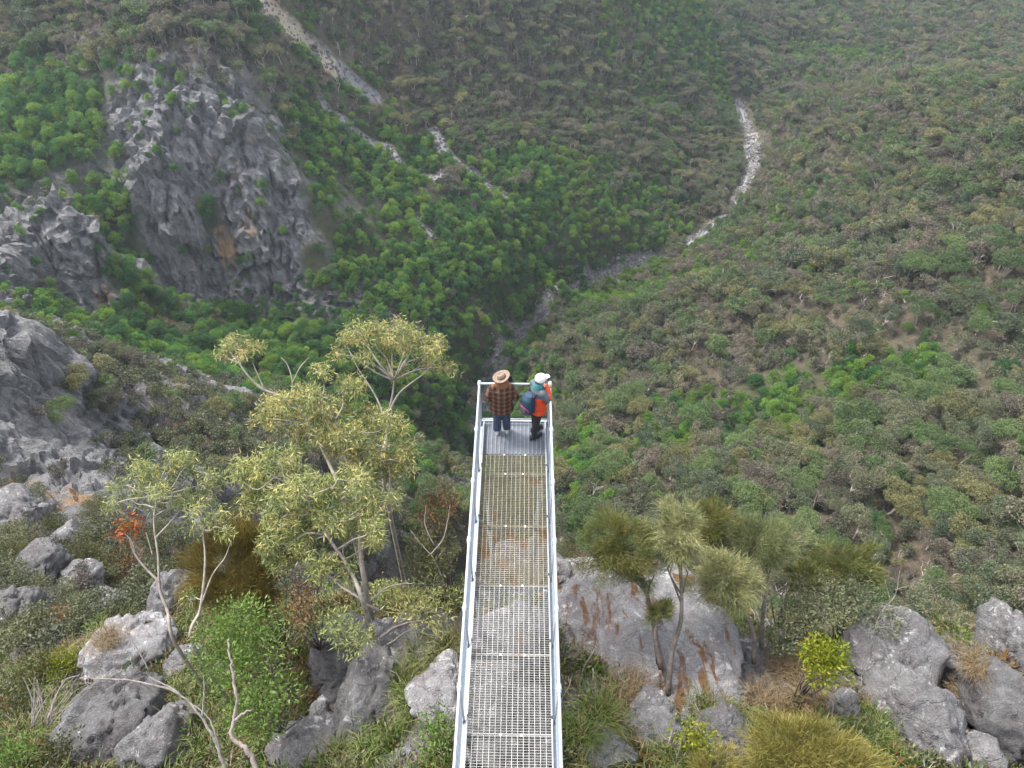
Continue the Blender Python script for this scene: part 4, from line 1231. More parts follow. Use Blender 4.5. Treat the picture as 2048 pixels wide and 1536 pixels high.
def boulder_mesh(r, seed, facets=9, rough=.06):
    g = np.random.default_rng(seed)
    V = IV.copy()
    d = np.ones(len(V))
    for _ in range(facets + 5 if facets > 3 else 5):                                  # planes of fracture
        nn = g.normal(size=3); nn /= np.linalg.norm(nn)
        off = g.uniform(.5, .88)
        t = V @ nn
        d = np.minimum(d, np.where(t > 1e-3, off / np.maximum(t, 1e-3), 9))
    d = d * .97 + .03
    V = V * d[:, None]
    s0 = g.uniform(0, 90, 3)
    V = V + IV * (rough * fbm(V * 1.6 + s0, 4)[:, None] + .07 * fbm(V * 4 + s0, 4, ridged=True)[:, None] + .022 * fbm(V * 13 + s0, 3)[:, None])
    cv_, e_ = worley(V * 1.9 + s0 + .25 * np.stack([vnoise(V * 3 + s0 + q) for q in (0, 7, 14)], -1))
    V = V + IV * (.15 * (cv_ - .5) - .09 * (1 - sstep(0, .09, e_)))[:, None]
    return raw_mesh("boulder", V * np.asarray(r, float), IF, [], smooth=True)
# photo x, y of the middle, half width and half height in photo px, material, label, turn, facets
BO = [
 (735,1408,88,92,0,"rounded grey boulder speckled with pale lichen beside the bright green bush",.3,8),
 (215,1450,92,112,1,"dark grey boulder with a white streak below the dead twigs",.8,8),
 (330,1490,85,85,0,"broad grey boulder with rusty leaf litter on top, behind the fallen branch",2.1,8),
 (232,1325,95,62,2,"sloping pale grey slab crossed by bare twigs, above the dark boulder",1.2,9),
 (370,1335,40,40,0,"small mottled boulder tucked behind the pale slab",.4,8),
 (620,1510,85,50,0,"low flat grey rock at the foot of the bright green bush",1.0,8),
 (640,1440,34,52,2,"narrow pale stone wedged against the rounded speckled boulder",.5,8),
 (700,1330,95,55,1,"dark grey rock half covered by drooping gum twigs",1.8,8),
 (895,1385,75,62,2,"pale weathered slab reaching under the walkway grating",.2,9),
 (850,1280,90,45,0,"grey slab with a dark leaf-filled hollow beside the walkway",.9,9),
 (765,1285,38,40,2,"pale angular rock at the tip of the hollowed slab",.4,9),
 (1010,1300,95,90,2,"pale rock seen through the middle of the walkway grating",.1,9),
 (1030,1175,105,50,3,"tan-streaked rock lip under the rusty grating",.5,9),
 (1020,1450,100,85,0,"grey rock under the near walkway grating with a dark crack",1.4,9),
 (1290,1312,180,80,4,"big domed slab stained rusty brown, behind the twin she-oak trunks",2.6,1),
 (1185,1185,85,34,2,"white weathered ledge at the top of the stained dome",.2,9),
 (1500,1345,80,45,0,"flat grey rock under the straw-coloured grass",.4,9),
 (1440,1395,90,48,2,"pale low rock behind the sedge tussock",1.5,8),
 (1310,1450,72,55,0,"grey rock below the sedge with a small bush in front",.7,8),
 (1200,1510,70,45,1,"dark grey rock beside the grassy edge of the walkway",1.1,8),
 (1790,1345,105,88,0,"large blocky grey boulder with white lichen, next to the yellow-green bush",.5,7),
 (1870,1325,55,60,1,"thin dark slab leaning behind the large blocky boulder",.9,7),
 (1765,1290,60,30,0,"flat cap rock resting on the large blocky boulder",.2,8),
 (1850,1450,100,80,0,"broad grey boulder under the large blocky one",1.7,8),
 (1690,1425,34,38,0,"small grey stone at the foot of the yellow-green bush",.3,8),
 (2010,1440,85,120,1,"tall dark grey boulder with a rusty foot, facing the blocky boulders",.6,7),
 (2035,1290,55,82,0,"upright grey rock standing on top of the tall dark boulder",1.3,7),
 (1950,1515,60,40,3,"rusty leaf-littered stone in the cleft between the large boulders",2.0,8),
 (1450,1480,60,40,1,"half buried dark stone between the golden bush and the sedge",.1,8),
 (60,1150,60,45,1,"grey angular rock on the shoulder beside olive scrub",.3,7),
 (160,1165,46,34,0,"pale slab tilted on the shoulder above the olive scrub",1.4,7),
 (200,1220,50,34,0,"wedge of grey rock in the scrub below the tilted slab",.5,7),
 (345,1200,45,60,0,"upright streaked rock behind the white-trunked gum",.9,7),
 (25,1220,50,50,1,"dark rock beside a dry grass patch on the shoulder",2.2,7),
 (70,1300,55,30,1,"half buried rock under the rusty shrub",.2,7),
 (120,1090,50,40,0,"grey block on the upper shoulder with scrub around it",1.7,7),
 (30,1030,60,50,0,"big grey slab high on the rocky shoulder",.7,7),
]
ROCKS = []
for i, (px, py, rw, rh, mi, lab, tw, fc) in enumerate(BO):
    foot = hit(px, py + rh * .35)[0]
    dep = project(foot)[2]
    rx = rw / FPX * dep * 1.12
    rz_ = rh / FPX * dep * 1.1
    ry = (rx + rz_) * .62
    if rw > 150: ry *= 1.3; rz_ *= .6
    me = boulder_mesh((rx, ry, rz_), 100 + i, fc)
    me.materials.append(RM[mi])
    c = foot + np.array([0, ry * (.25 if rw < 150 else .12), rz_ * (.02 if rw < 150 else .1)])
    o = link("boulder", me, None, c, (rng.normal() * .08, rng.normal() * .08, 0))
    tag(o, lab, "boulder", "boulders of the knoll")
    ROCKS.append((c, rx, ry, rz_))
def on_rock(x, y):
    z = np.asarray(height(x, y), float)
    for c, a, b_, h in ROCKS:
        q = 1 - ((x - c[0]) / (a * .9)) ** 2 - ((y - c[1]) / (b_ * .9)) ** 2
        z = np.where(q > 0, np.maximum(z, c[2] + h * .85 * np.sqrt(np.maximum(q, 0))), z)
    return z
# ------------------------------------------------------------------ plants of the knoll
def gd(px, py): return float(project(hit(px, py)[0])[2])
LN_gum = leaf_mat("near_gum_leaf", [(0.0, (0.084, 0.116, 0.053)), (0.3, (0.199, 0.231, 0.089)), (0.6, (0.377, 0.366, 0.135)), (0.85, (0.544, 0.471, 0.178)), (1.0, (0.565, 0.419, 0.178))], 0.3, 0.45, per_object=0.08)
LN_gum2 = leaf_mat("grey_gum_leaf", [(0.0, (0.091, 0.127, 0.052)), (0.35, (0.213, 0.258, 0.096)), (0.7, (0.383, 0.394, 0.142)), (1.0, (0.540, 0.457, 0.171))], 0.3, 0.45, per_object=0.08)
LN_red = leaf_mat("red_leaf", [(0.0, (0.208, 0.048, 0.016)), (0.6, (0.336, 0.088, 0.024)), (1.0, (0.400, 0.176, 0.032))], 0.3, per_object=0.05)
LN_bright = leaf_mat("bright_bush_leaf", [(0.0, (0.048, 0.088, 0.016)), (0.4, (0.096, 0.160, 0.032)), (0.8, (0.160, 0.232, 0.052)), (1.0, (0.216, 0.264, 0.080))], 0.3, per_object=0.08)
LN_yellow = leaf_mat("yellow_bush_leaf", [(0.0, (0.068, 0.083, 0.007)), (0.4, (0.150, 0.180, 0.011)), (0.8, (0.247, 0.270, 0.019)), (1.0, (0.270, 0.188, 0.030))], 0.3, per_object=0.08)
LN_olive = leaf_mat("olive_shrub_leaf", [(0.0, (0.040, 0.048, 0.020)), (0.5, (0.080, 0.088, 0.032)), (0.85, (0.136, 0.120, 0.044)), (1.0, (0.176, 0.104, 0.048))], 0.25, per_object=0.25)
LN_grey = leaf_mat("grey_shrub_leaf", [(0.0, (.07, .085, .055)), (0.5, (.13, .145, .08)), (0.85, (.20, .20, .10)), (1.0, (.26, .25, .12))], 0.25, per_object=0.15)
LN_rust = leaf_mat("rusty_shrub_leaf", [(0.0, (.07, .05, .02)), (0.5, (.16, .09, .035)), (1.0, (.26, .14, .06))], 0.25, per_object=0.1)
LN_litter = leaf_mat("leaf_litter", [(0.0, (.05, .035, .02)), (0.5, (.12, .085, .05)), (1.0, (.22, .16, .10))], 0.1, per_object=0.1)
LN_sheoak = leaf_mat("sheoak_needle", [(0.0, (.075, .095, .03)), (0.5, (.15, .16, .048)), (0.8, (.22, .205, .06)), (1.0, (.25, .17, .06))], 0.25, per_object=0.05)
LN_pale = leaf_mat("pale_sheoak_needle", [(0.0, (0.109, 0.130, 0.058)), (0.5, (0.217, 0.224, 0.094)), (0.85, (0.326, 0.310, 0.138)), (1.0, (0.347, 0.275, 0.123))], 0.25, per_object=0.05)
LN_teal = leaf_mat("green_sheoak_needle", [(0.0, (0.086, 0.111, 0.052)), (0.5, (0.172, 0.197, 0.086)), (0.85, (0.257, 0.266, 0.111)), (1.0, (0.326, 0.266, 0.103))], 0.25, per_object=0.05)
LN_gold = leaf_mat("golden_needle", [(0.0, (0.120, 0.112, 0.028)), (0.5, (0.216, 0.196, 0.052)), (0.85, (0.320, 0.276, 0.080)), (1.0, (0.336, 0.256, 0.096))], 0.25, per_object=0.08)
LN_brown = leaf_mat("brown_needle", [(0.0, (.08, .065, .02)), (0.5, (.165, .13, .035)), (0.85, (.23, .18, .05)), (1.0, (.24, .14, .05))], 0.2, per_object=0.05)
LN_sedge = leaf_mat("sedge_blade", [(0.0, (.045, .06, .015)), (0.5, (.10, .12, .03)), (0.8, (.19, .18, .06)), (1.0, (.30, .22, .10))], 0.25, per_object=0.1)
LN_grass = leaf_mat("green_grass", [(0.0, (0.048, 0.080, 0.012)), (0.5, (0.096, 0.144, 0.024)), (0.8, (0.176, 0.176, 0.056)), (1.0, (0.288, 0.216, 0.104))], 0.3, per_object=0.1)
LN_straw = leaf_mat("straw_grass", [(0.0, (0.120, 0.083, 0.041)), (0.5, (0.225, 0.161, 0.083)), (1.0, (0.345, 0.270, 0.165))], 0.3, per_object=0.1)
M_pale = plain("pale_bark", (.27, .235, .20), 0.8, var=.4, scale=6, bumpy=.4)
M_twig = plain("dead_grey_wood", (.20, .175, .155), 0.9, var=.4, scale=9, bumpy=.5)
M_drift = plain("weathered_branch", (.24, .195, .17), 0.85, var=.4, scale=5, bumpy=.5)
M_sbark = plain("sheoak_bark", (.115, .095, .082), 0.95, var=.4, scale=12, bumpy=.8)

def spline(P, k=6):
    """smooth path through points (Catmull-Rom)"""
    P = np.asarray(P, float)
    Q_ = np.concatenate([2*P[:1] - P[1:2], P, 2*P[-1:] - P[-2:-1]])
    out = []
    for i in range(len(P) - 1):
        p0, p1, p2, p3 = Q_[i:i+4]
        for t in np.linspace(0, 1, k, endpoint=False):
            out.append(.5*((2*p1) + (-p0+p2)*t + (2*p0-5*p1+4*p2-p3)*t*t + (-p0+3*p1-3*p2+p3)*t**3))
    out.append(P[-1])
    return np.array(out)
def spray(mb, c, r, n, L, W, a0):
    """a hanging bunch of long gum leaves"""
    P = np.asarray(c) + sph(n) * (rng.random(n) ** .5)[:, None] * r
    D = sph(n) * .75
    D[:, 2] -= .55
    out = (P - c); D += out / (np.linalg.norm(out, axis=1, keepdims=True) + 1e-6) * .35
    mb.leaves(P, D, L * (.45 + 1.0 * rng.random(n)), W * (.7 + .6 * rng.random(n)), np.clip(a0 + rng.normal(size=n) * .24, 0, 1))
def gum(label, D, trunk, blobs, lm, leafL=.17, leafW=.026, dens=1.0, r0=.10, base=None, reds=(), bare=()):
    """trunk: photo points from the foot up; blobs: (x, y, radius px, depth shift)"""
    tp = [at_d(x, y, D + dd) for x, y, dd in trunk]
    foot = tp[0].copy(); foot[2] = min(float(height(foot[0], foot[1])), tp[0][2]) - .15
    path = spline([foot] + tp, 6)
    root = empty("gum_tree", foot, label, "gum tree", "gum trees of the knoll")
    tb, cb, rb = MB(), MB(), MB()
    s = np.linspace(0, 1, len(path))
    rad = r0 * (1 - .72 * s)
    tb.tube(path - foot, rad, 8)
    for (x, y, r, dd) in blobs:
        rm = r / FPX * D * .86
        c = at_d(x, y, D + dd) + np.array([0, rng.normal() * rm * .5, 0])
        low = path[(path[:, 2] < c[2] + .1)]
        cand = low if len(low) else path
        cand = cand[len(cand) // 4:] if len(cand) > 8 else cand
        st_ = cand[np.argmin(np.linalg.norm(cand - c, axis=1) + .25 * (c[2] - cand[:, 2]))]
        ln = np.linalg.norm(c - st_)
        if ln > .05:
            tb.tube(spline(curve(st_, c, 4, .07, .04), 4) - foot, np.linspace(min(.024, .012 + .009 * ln), .007, 13), 6)
        ns = max(4, int(22 * rm * rm / .16 * dens))
        ns = min(ns, 60)
        for k in range(ns):
            d = sph(1)[0]; d[2] = abs(d[2]) * .8 - .15
            cc = c + d * rm * np.array([1, 1, .78]) * rng.uniform(.45, 1.0)
            if k % 2 == 0:
                tb.tube(curve(c - d * .1, cc, 3, .08) - foot, [.008, .006, .003], 4)
            spray(cb, cc - foot, .165, 46, leafL * .74, leafW * .68, rng.uniform(.1, .85))
    for pl, rr0 in bare:
        tb.tube(spline([at_d(x, y, D + dd) for x, y, dd in pl], 5) - foot, np.linspace(rr0, .006, (len(pl)-1)*5+1), 6)
    for (x, y, r, dd) in reds:
        rm = r / FPX * D; c = at_d(x, y, D + dd)
        for k in range(22):
            spray(rb, c + sph(1)[0] * rm * rng.random() ** .4 - foot, .09, 10, .10, .04, rng.random())
    tb.build("trunk", M_pale, root, True)
    cb.build("crown", lm, root)
    if rb.n:
        o = rb.build("red_foliage", LN_red, root); o["label"] = "cluster of orange-red dying leaves"
    return root
gum("tall umbrella-crowned gum rising above the other trees beside the walkway end", 17.5,
    [(768,960,0),(772,880,0),(778,825,0),(785,790,0),(788,760,0)],
    [(690,690,34,.2),(715,665,38,-.2),(755,648,40,.3),(800,650,40,-.3),(840,672,40,.2),(872,700,38,-.2),(898,722,26,.1),(735,705,32,-.2),(780,690,36,.4),(820,705,34,-.3),(860,730,26,.2),(675,712,22,0),(770,735,22,.2),(800,745,18,0)],
    LN_gum, .15, .024, .75, .06, bare=[([(772,840,0),(750,790,.1),(718,740,.1),(700,705,.1)], .03), ([(778,825,0),(800,785,-.1),(850,745,-.1),(880,712,-.1)], .03)])
gum("slim gum with one small rounded crown held out on a crooked pale limb", 16.5,
    [(690,1010,.3),(660,930,.3),(620,850,.3),(575,800,.2),(525,778,.1),(495,750,0),(478,725,0)],
    [(440,715,22,.1),(465,695,28,-.1),(495,688,26,.1),(515,698,18,0),(450,700,22,.2),(490,708,20,-.1)], LN_gum, .15, .024, .8, .06,
    bare=[([(528,778,.1),(515,748,.1),(505,725,.1)], .02), ([(580,800,0),(585,765,0),(575,730,0),(562,715,0)], .02), ([(583,770,0),(600,735,0),(618,715,0)], .016)])
gum("broad olive gum with drooping leaves below the umbrella-crowned one", 15.5,
    [(735,1200,.2),(722,1110,.2),(718,1030,.1),(705,960,.1),(690,900,.0),(670,840,0)],
    [(540,815,32,.2),(575,800,36,-.2),(560,845,36,.1),(610,790,38,.2),(650,775,40,-.3),(690,790,40,.2),(620,830,42,-.2),(665,830,46,.3),(700,850,46,-.3),(740,860,46,.2),(780,870,46,-.2),(815,885,34,.1),(680,890,42,.3),(730,905,46,-.2),(775,920,42,.2),(815,925,30,0),(650,870,36,-.4),(740,945,36,.2),(600,870,28,0),(520,835,22,.1),(640,745,22,.1),(790,945,26,.3)],
    LN_gum, .17, .027, 1.0, .065, bare=[([(705,960,.1),(740,930,0),(765,905,0)], .03), ([(712,1000,.1),(680,960,.2),(655,915,.2),(625,860,.2)], .035), ([(720,1060,.1),(770,1010,-.1),(780,960,-.1),(776,920,0)], .035)])
gum("bushy grey-olive gum filling the slope between the white-trunked gum and the walkway", 14.2,
    [(730,1215,0),(700,1140,0),(660,1080,0),(625,1020,0),(600,970,0)],
    [(490,925,34,.2),(530,930,38,-.2),(575,935,40,.2),(620,945,40,-.2),(480,965,30,.1),(520,980,42,.3),(570,985,46,-.3),(620,995,46,.2),(665,975,42,.3),(705,985,42,-.1),(745,1000,38,.2),(500,1025,36,.1),(560,1045,46,-.2),(610,1050,46,.2),(660,1040,46,-.2),(710,1045,42,.2),(755,1045,36,0),(560,1095,40,.2),(605,1105,42,-.2),(650,1100,40,.1),(700,1100,38,.2),(540,1080,32,0),(745,1090,32,.2),(780,1010,26,.4),(690,1140,32,0),(640,1150,26,.3)],
    LN_gum2, .17, .026, 1.0, .055)
gum("slender white-trunked gum with a red dying cluster above the scrubby rocks", 14.6,
    [(352,1290,0),(335,1220,0),(320,1180,0),(316,1110,0),(308,1050,0),(312,1000,0)],
    [(235,985,26,.1),(270,955,34,-.1),(300,925,36,.2),(340,925,34,-.2),(375,945,34,.1),(410,965,34,-.1),(290,975,36,.2),(335,970,36,-.2),(380,990,36,.1),(420,1005,28,0),(225,1010,16,0),(310,1010,28,.3),(360,1020,28,.2),(255,1000,24,.2)],
    LN_gum2, .16, .024, .75, .042, reds=[(255,1058,34,0)], bare=[([(320,1165,0),(290,1135,0),(268,1105,0),(258,1075,0)], .028), ([(312,1075,0),(340,1045,0),(360,1020,0)], .022), ([(270,1105,0),(262,1080,0),(245,1065,0)], .014), ([(305,1110,0),(298,1085,0),(292,1065,0)], .012)])
gum("thin twin-stemmed gum sapling with sparse leaves beside the brown needle bush", 13.8,
    [(385,1290,0),(400,1220,0),(408,1160,0),(410,1110,0),(405,1060,0)],
    [(400,1050,22,0),(430,1040,24,.1),(395,1020,20,0),(450,1060,20,0),(385,1190,18,.1),(395,1260,20,0)], LN_gum2, .15, .024, .6, .04,
    bare=[([(402,1210,0),(425,1150,0),(450,1115,0),(462,1080,0)], .02)])

def stems(tb, foot, tips, r=.02):
    for t in tips:
        tb.tube(curve(foot * 0, t - foot, 4, .07, .03), [r, r * .8, r * .55, r * .2], 5)
def ell(px, py, rw, rh, D, ry=1.0):
    c = at_d(px, py, D)
    a, b_ = rw / FPX * D, rh / FPX * D
    return c, np.array([a, (a + b_) / 2 * ry, b_])
def bush(label, px, py, rw, rh, lm, style, D=None, dens=1.0, name="bush", cat="bush", trunk=None, bark=None, group="bushes of the knoll", L=None, W=None, lobes=None):
    if D is None: D = gd(px, min(py + rh * .9, 1560)) - rh / FPX * 8
    c, r = ell(px, py, rw, rh, D)
    foot = c.copy(); foot[1] += r[1] * .1; foot[2] = float(on_rock(foot[0], foot[1])) - .1
    if trunk:
        foot = at_d(trunk[0][0], trunk[0][1], D); foot[2] -= .15
    root = empty(name, foot, label, cat, group)
    tb, cb = MB(), MB()
    k = lobes or 9
    cs = []
    for i in range(k):
        d = sph(1)[0]; d[2] = d[2] * .8 + .1
        q = rng.uniform(.35, .68)
        cs.append((c + d * r * q, r * rng.uniform(.40, .55)))
    if trunk:
        tp = spline([foot] + [at_d(x, y, D) for x, y in trunk[1:]], 5)
        tb.tube(tp - foot, np.linspace(.055, .022, len(tp)), 7)
        for cc, rr_ in cs: tb.tube(curve(tp[rng.integers(len(tp) * 3 // 5, len(tp))] - foot, cc - foot, 4, .08, .0), [.020, .015, .011, .006], 5)
    else:
        stems(tb, foot, [x[0] for x in cs], .018)
    surf = float(r[0] * r[2])
    if style in ("needle", "weep"):                     # plumes of fine needles on many twigs
        n = max(1500, min(int((15000 if style == "needle" else 15000) * surf * dens), 30000))
        tips = []
        for cc, rr_ in cs:
            for j in range(5 if trunk else 3):
                d = sph(1)[0]; d[2] = d[2] * .8 + .2
                t_ = cc + d * rr_ * rng.uniform(.5, 1.05)
                tips.append((t_, rr_ * .55))
                tb.tube(curve(cc - foot, t_ - foot, 3, .08), [.008, .006, .003], 4)
        for cc, rr_ in tips:
            m = max(30, n // len(tips))
            axis = (cc - c) / (np.linalg.norm(cc - c) + 1e-6)
            d = sph(m)
            P = cc + d * rr_ * (rng.random(m) ** .5)[:, None]
            Dr = axis * .45 + np.array([0, 0, .55 if style == "needle" else .38]) + sph(m) * .55
            cb.leaves(P - foot, Dr, (L or (.17 if style == "needle" else .24)) * (.6 + .7 * rng.random(m)), (W or .0085), np.clip(rng.random() * .55 + rng.random(m) * .45, 0, 1), bend=.1 if style == "needle" else .28)
    else:                                               # small broad leaves
        n = max(500, min(int(2600 * surf * dens), 7000))
        for cc, rr_ in cs:
            m = n // k
            d = sph(m); d[:, 2] = d[:, 2] * .85 + .12
            P = cc + d * rr_ * (.35 + .65 * rng.random(m) ** .6)[:, None] * 1.05
            Dr = d * .6 + sph(m) * .7 + np.array([0, 0, .25])
            cb.leaves(P - foot, Dr, (L or .085) * (.6 + .7 * rng.random(m)), (W or .032), np.clip(rng.random() * .4 + rng.random(m) * .6, 0, 1))
    tb.build("stem", bark or M_sbark, root, True)
    cb.build("foliage", lm, root)
    return root
SG = "she-oaks of the knoll"
def sheoak(label, px, py, rw, rh, lm, D, trunk, dens=1.0, style="weep", lobes=11):
    return bush(label, px, py, rw * 1.2, rh * 1.2, lm, style, D, dens, "she_oak", "she-oak", trunk, M_sbark, SG, lobes=lobes)
sheoak("dark olive she-oak leaning over the stained dome, its trunk crossing the rock", 1235, 1085, 72, 72, LN_sheoak, 13.6, [(1345,1390),(1318,1300),(1300,1210),(1275,1150),(1245,1110)], 1.2, "needle")
sheoak("pale weeping she-oak with the tallest plume, its grey trunk beside the dark leaning one", 1352, 1068, 56, 58, LN_pale, 13.5, [(1338,1385),(1345,1300),(1362,1240),(1362,1160),(1354,1100)], 1.3)
sheoak("brown-tinged she-oak crown behind the tall pale plume", 1425, 1055, 55, 50, LN_sheoak, 15.4, [(1400,1290),(1410,1180),(1420,1100)], 1.1, "needle")
sheoak("blue-green she-oak with a dark forked trunk standing behind the flat rock", 1535, 1085, 66, 60, LN_teal, 15.0, [(1524,1325),(1524,1250),(1532,1180),(1538,1120)], 1.3, "needle")
sheoak("low drooping pale she-oak between the tall plume and the forked trunk", 1455, 1165, 66, 46, LN_pale, 14.4, [(1512,1320),(1505,1260),(1480,1215),(1460,1180)], 1.3)
sheoak("small rusty-green she-oak tuft low on the dark leaning trunk", 1320, 1225, 26, 26, LN_sheoak, 13.5, [(1325,1330),(1310,1270),(1318,1240)], .8, "needle", 5)
sheoak("mid-green she-oak tuft between the dark and pale crowns", 1285, 1145, 44, 40, LN_teal, 13.8, [(1320,1320),(1304,1230),(1288,1170)], 1.0, "needle", 7)
bush("large brown-green needle bush below the olive gum", 490, 1150, 125, 88, LN_brown, "needle", 15.0, 1.8, lobes=16, L=.28)
bush("bright leafy green bush behind the weathered forked branch", 480, 1295, 118, 85, LN_bright, "broad", 12.8, 1.6, lobes=16)
bush("lower skirt of bright green leaves beside the rounded speckled boulder", 520, 1400, 100, 70, LN_bright, "broad", 12.3, 1.4, lobes=12)
bush("yellow-green bush pressed against the large blocky boulder", 1652, 1330, 55, 66, LN_yellow, "broad", 13.0, 2.2, lobes=10)
bush("feathery golden bush in front of the broad boulder", 1610, 1510, 118, 60, LN_gold, "needle", 11.2, 2.2, lobes=18, L=.2)
bush("feathery golden bush beside the half buried stone", 1700, 1550, 110, 50, LN_gold, "needle", 11.0, 2.0, lobes=14, L=.2)
bush("small golden feathery bush growing next to the grey sedge rock", 1430, 1545, 60, 32, LN_gold, "needle", 11.1, 1.6, L=.18)
bush("small leafy olive bush in front of the pale low rock", 1385, 1470, 55, 48, LN_yellow, "broad", 11.6, 1.0, L=.07)
bush("wide grey-green shrub behind the straw-coloured grass", 1620, 1215, 95, 62, LN_grey, "broad", 15.2, 1.5, lobes=14)
bush("grey-leaved shrub with pale twigs behind the large blocky boulder", 1725, 1215, 80, 62, LN_grey, "broad", 15.6, 1.3, lobes=12)
bush("golden-olive plumed shrub above the grey-green one", 1690, 1130, 85, 42, LN_sheoak, "needle", 16.2, 1.6, lobes=12)
bush("olive plumed shrub next to the forked she-oak", 1610, 1150, 50, 36, LN_sheoak, "needle", 15.9, 1.4)
bush("tangled grey shrub under the drooping she-oak", 1460, 1260, 60, 46, LN_grey, "broad", 15.4, 1.0)
bush("green shrub filling the foot of the forked she-oak", 1575, 1280, 60, 36, LN_grey, "broad", 14.8, 1.0)
bush("brown twiggy shrub with thin pinkish leaves beside the walkway", 880, 1010, 66, 62, LN_rust, "broad", 16.0, .8, lobes=10, L=.10, W=.022)
bush("olive twiggy shrub below the pinkish one beside the walkway", 865, 1110, 70, 60, LN_olive, "broad", 15.2, 1.1, lobes=12, L=.11, W=.024)
bush("low yellow-green gum regrowth along the hollowed slab", 850, 1205, 85, 36, LN_gum, "broad", 14.6, 1.3, lobes=10, L=.13, W=.022)
bush("fresh green shrub hugging the walkway edge below the pale slab", 870, 1475, 52, 62, LN_bright, "broad", 11.6, 1.1, L=.06)
bush("olive regrowth hanging over the dark grey rock", 690, 1270, 70, 46, LN_gum2, "broad", 13.6, 1.1, lobes=9, L=.13, W=.022)
bush("rusty low shrub beside the olive regrowth", 600, 1210, 55, 40, LN_rust, "broad", 14.2, 1.0, L=.08)
LF = [(40,1260,70,48,LN_olive,"olive shrub at the edge of the dry twig clump"),(120,1250,50,42,LN_rust,"rusty-leaved shrub in the scrub above the pale slab"),(150,1215,45,36,LN_grey,"round grey shrub with the dry tuft on the shoulder"),
      (205,1270,46,36,LN_bright,"green shrub beside the rusty-leaved one"),(60,1350,62,42,LN_olive,"olive shrub above the clump of bare twigs"),(110,1330,52,36,LN_yellow,"yellowish shrub beside the pale slab"),(30,1420,55,46,LN_olive,"dark shrub behind the bare twig clump"),
      (40,1500,70,46,LN_bright,"bright low shrub at the foot of the bare twig clump"),(130,1500,60,46,LN_olive,"olive grassy shrub below the dark boulder"),(250,1245,52,34,LN_olive,"olive shrub in front of the streaked upright rock"),(300,1260,46,34,LN_grey,"grey shrub at the foot of the white trunk"),
      (270,1170,60,42,LN_olive,"dense olive scrub between tilted slab and white trunk"),(190,1100,62,38,LN_olive,"olive scrub on the shoulder above the wedge rock"),(90,1120,50,36,LN_olive,"dark olive scrub beside the angular rock"),(20,1110,60,44,LN_olive,"brown-green scrub above the angular rock"),
      (240,1130,52,36,LN_rust,"rust-tinged scrub under the red gum cluster"),(380,1130,46,40,LN_olive,"dark scrub between the two slim gums"),(560,1240,48,36,LN_bright,"green regrowth behind the rusty low shrub"),(330,1170,40,34,LN_olive,"olive scrub behind the white trunk"),(60,1180,46,32,LN_grey,"grey scrub beside the pale tilted slab"),
      (640,1230,40,30,LN_olive,"olive scrub tucked under the bushy gum"),(780,1190,48,34,LN_gum2,"grey-olive regrowth at the bushy gum's foot"),(110,1060,46,30,LN_olive,"scrub between the blocks of the upper shoulder"),(200,1040,56,34,LN_olive,"low scrub below the ochre slabs"),(40,990,60,34,LN_olive,"scrub along the top of the big grey slab"),(300,1080,50,40,LN_olive,"dim scrub behind the red cluster"),(1180,1130,50,30,LN_rust,"dry shrub on the drop beyond the white ledge")]
for x, y, a, h_, lm, lb in LF:
    bush(lb, x, y, a, h_, lm, "broad", None, 1.0, "shrub", "shrub", None, M_twig, "shrubs among the boulders", L=.10, W=.035, lobes=8)
# tussocks
def blades(mb, c, n, L, W, spread, a0=.5):
    an = rng.random(n) * 6.283; q = rng.random(n) ** .5
    bn = rng.normal(size=(n, 2)) * spread * .16
    b0 = np.stack([np.cos(an) * q * spread * .2 + bn[:, 0], np.sin(an) * q * spread * .2 + bn[:, 1], np.zeros(n)], -1) + c
    an = an + rng.normal(size=n) * .7
    out = np.stack([np.cos(an), np.sin(an), np.zeros(n)], -1)
    ll = (L * (.55 + .6 * rng.random(n)))[:, None]
    ln = (.25 + .75 * q)[:, None]
    m = b0 + out * ll * .35 * ln + UP * ll * .62
    t = b0 + out * ll * .95 * ln + UP * ll * (.62 + .28 * (1 - ln) * 1.4 - .25 * ln)
    sd = np.stack([-np.sin(an), np.cos(an), np.zeros(n)], -1) * W / 2
    V = np.stack([b0 - sd, b0 + sd, m - sd * .8, m + sd * .8, t], 1).reshape(-1, 3)
    i = np.arange(n) * 5
    Qq = np.stack([i, i+1, i+3, i+2], -1); T = np.stack([i+2, i+3, i+4], -1)
    mb.add(V, Qq, T, a=np.repeat(np.clip(a0 + rng.normal(size=n) * .25, 0, 1), 5))
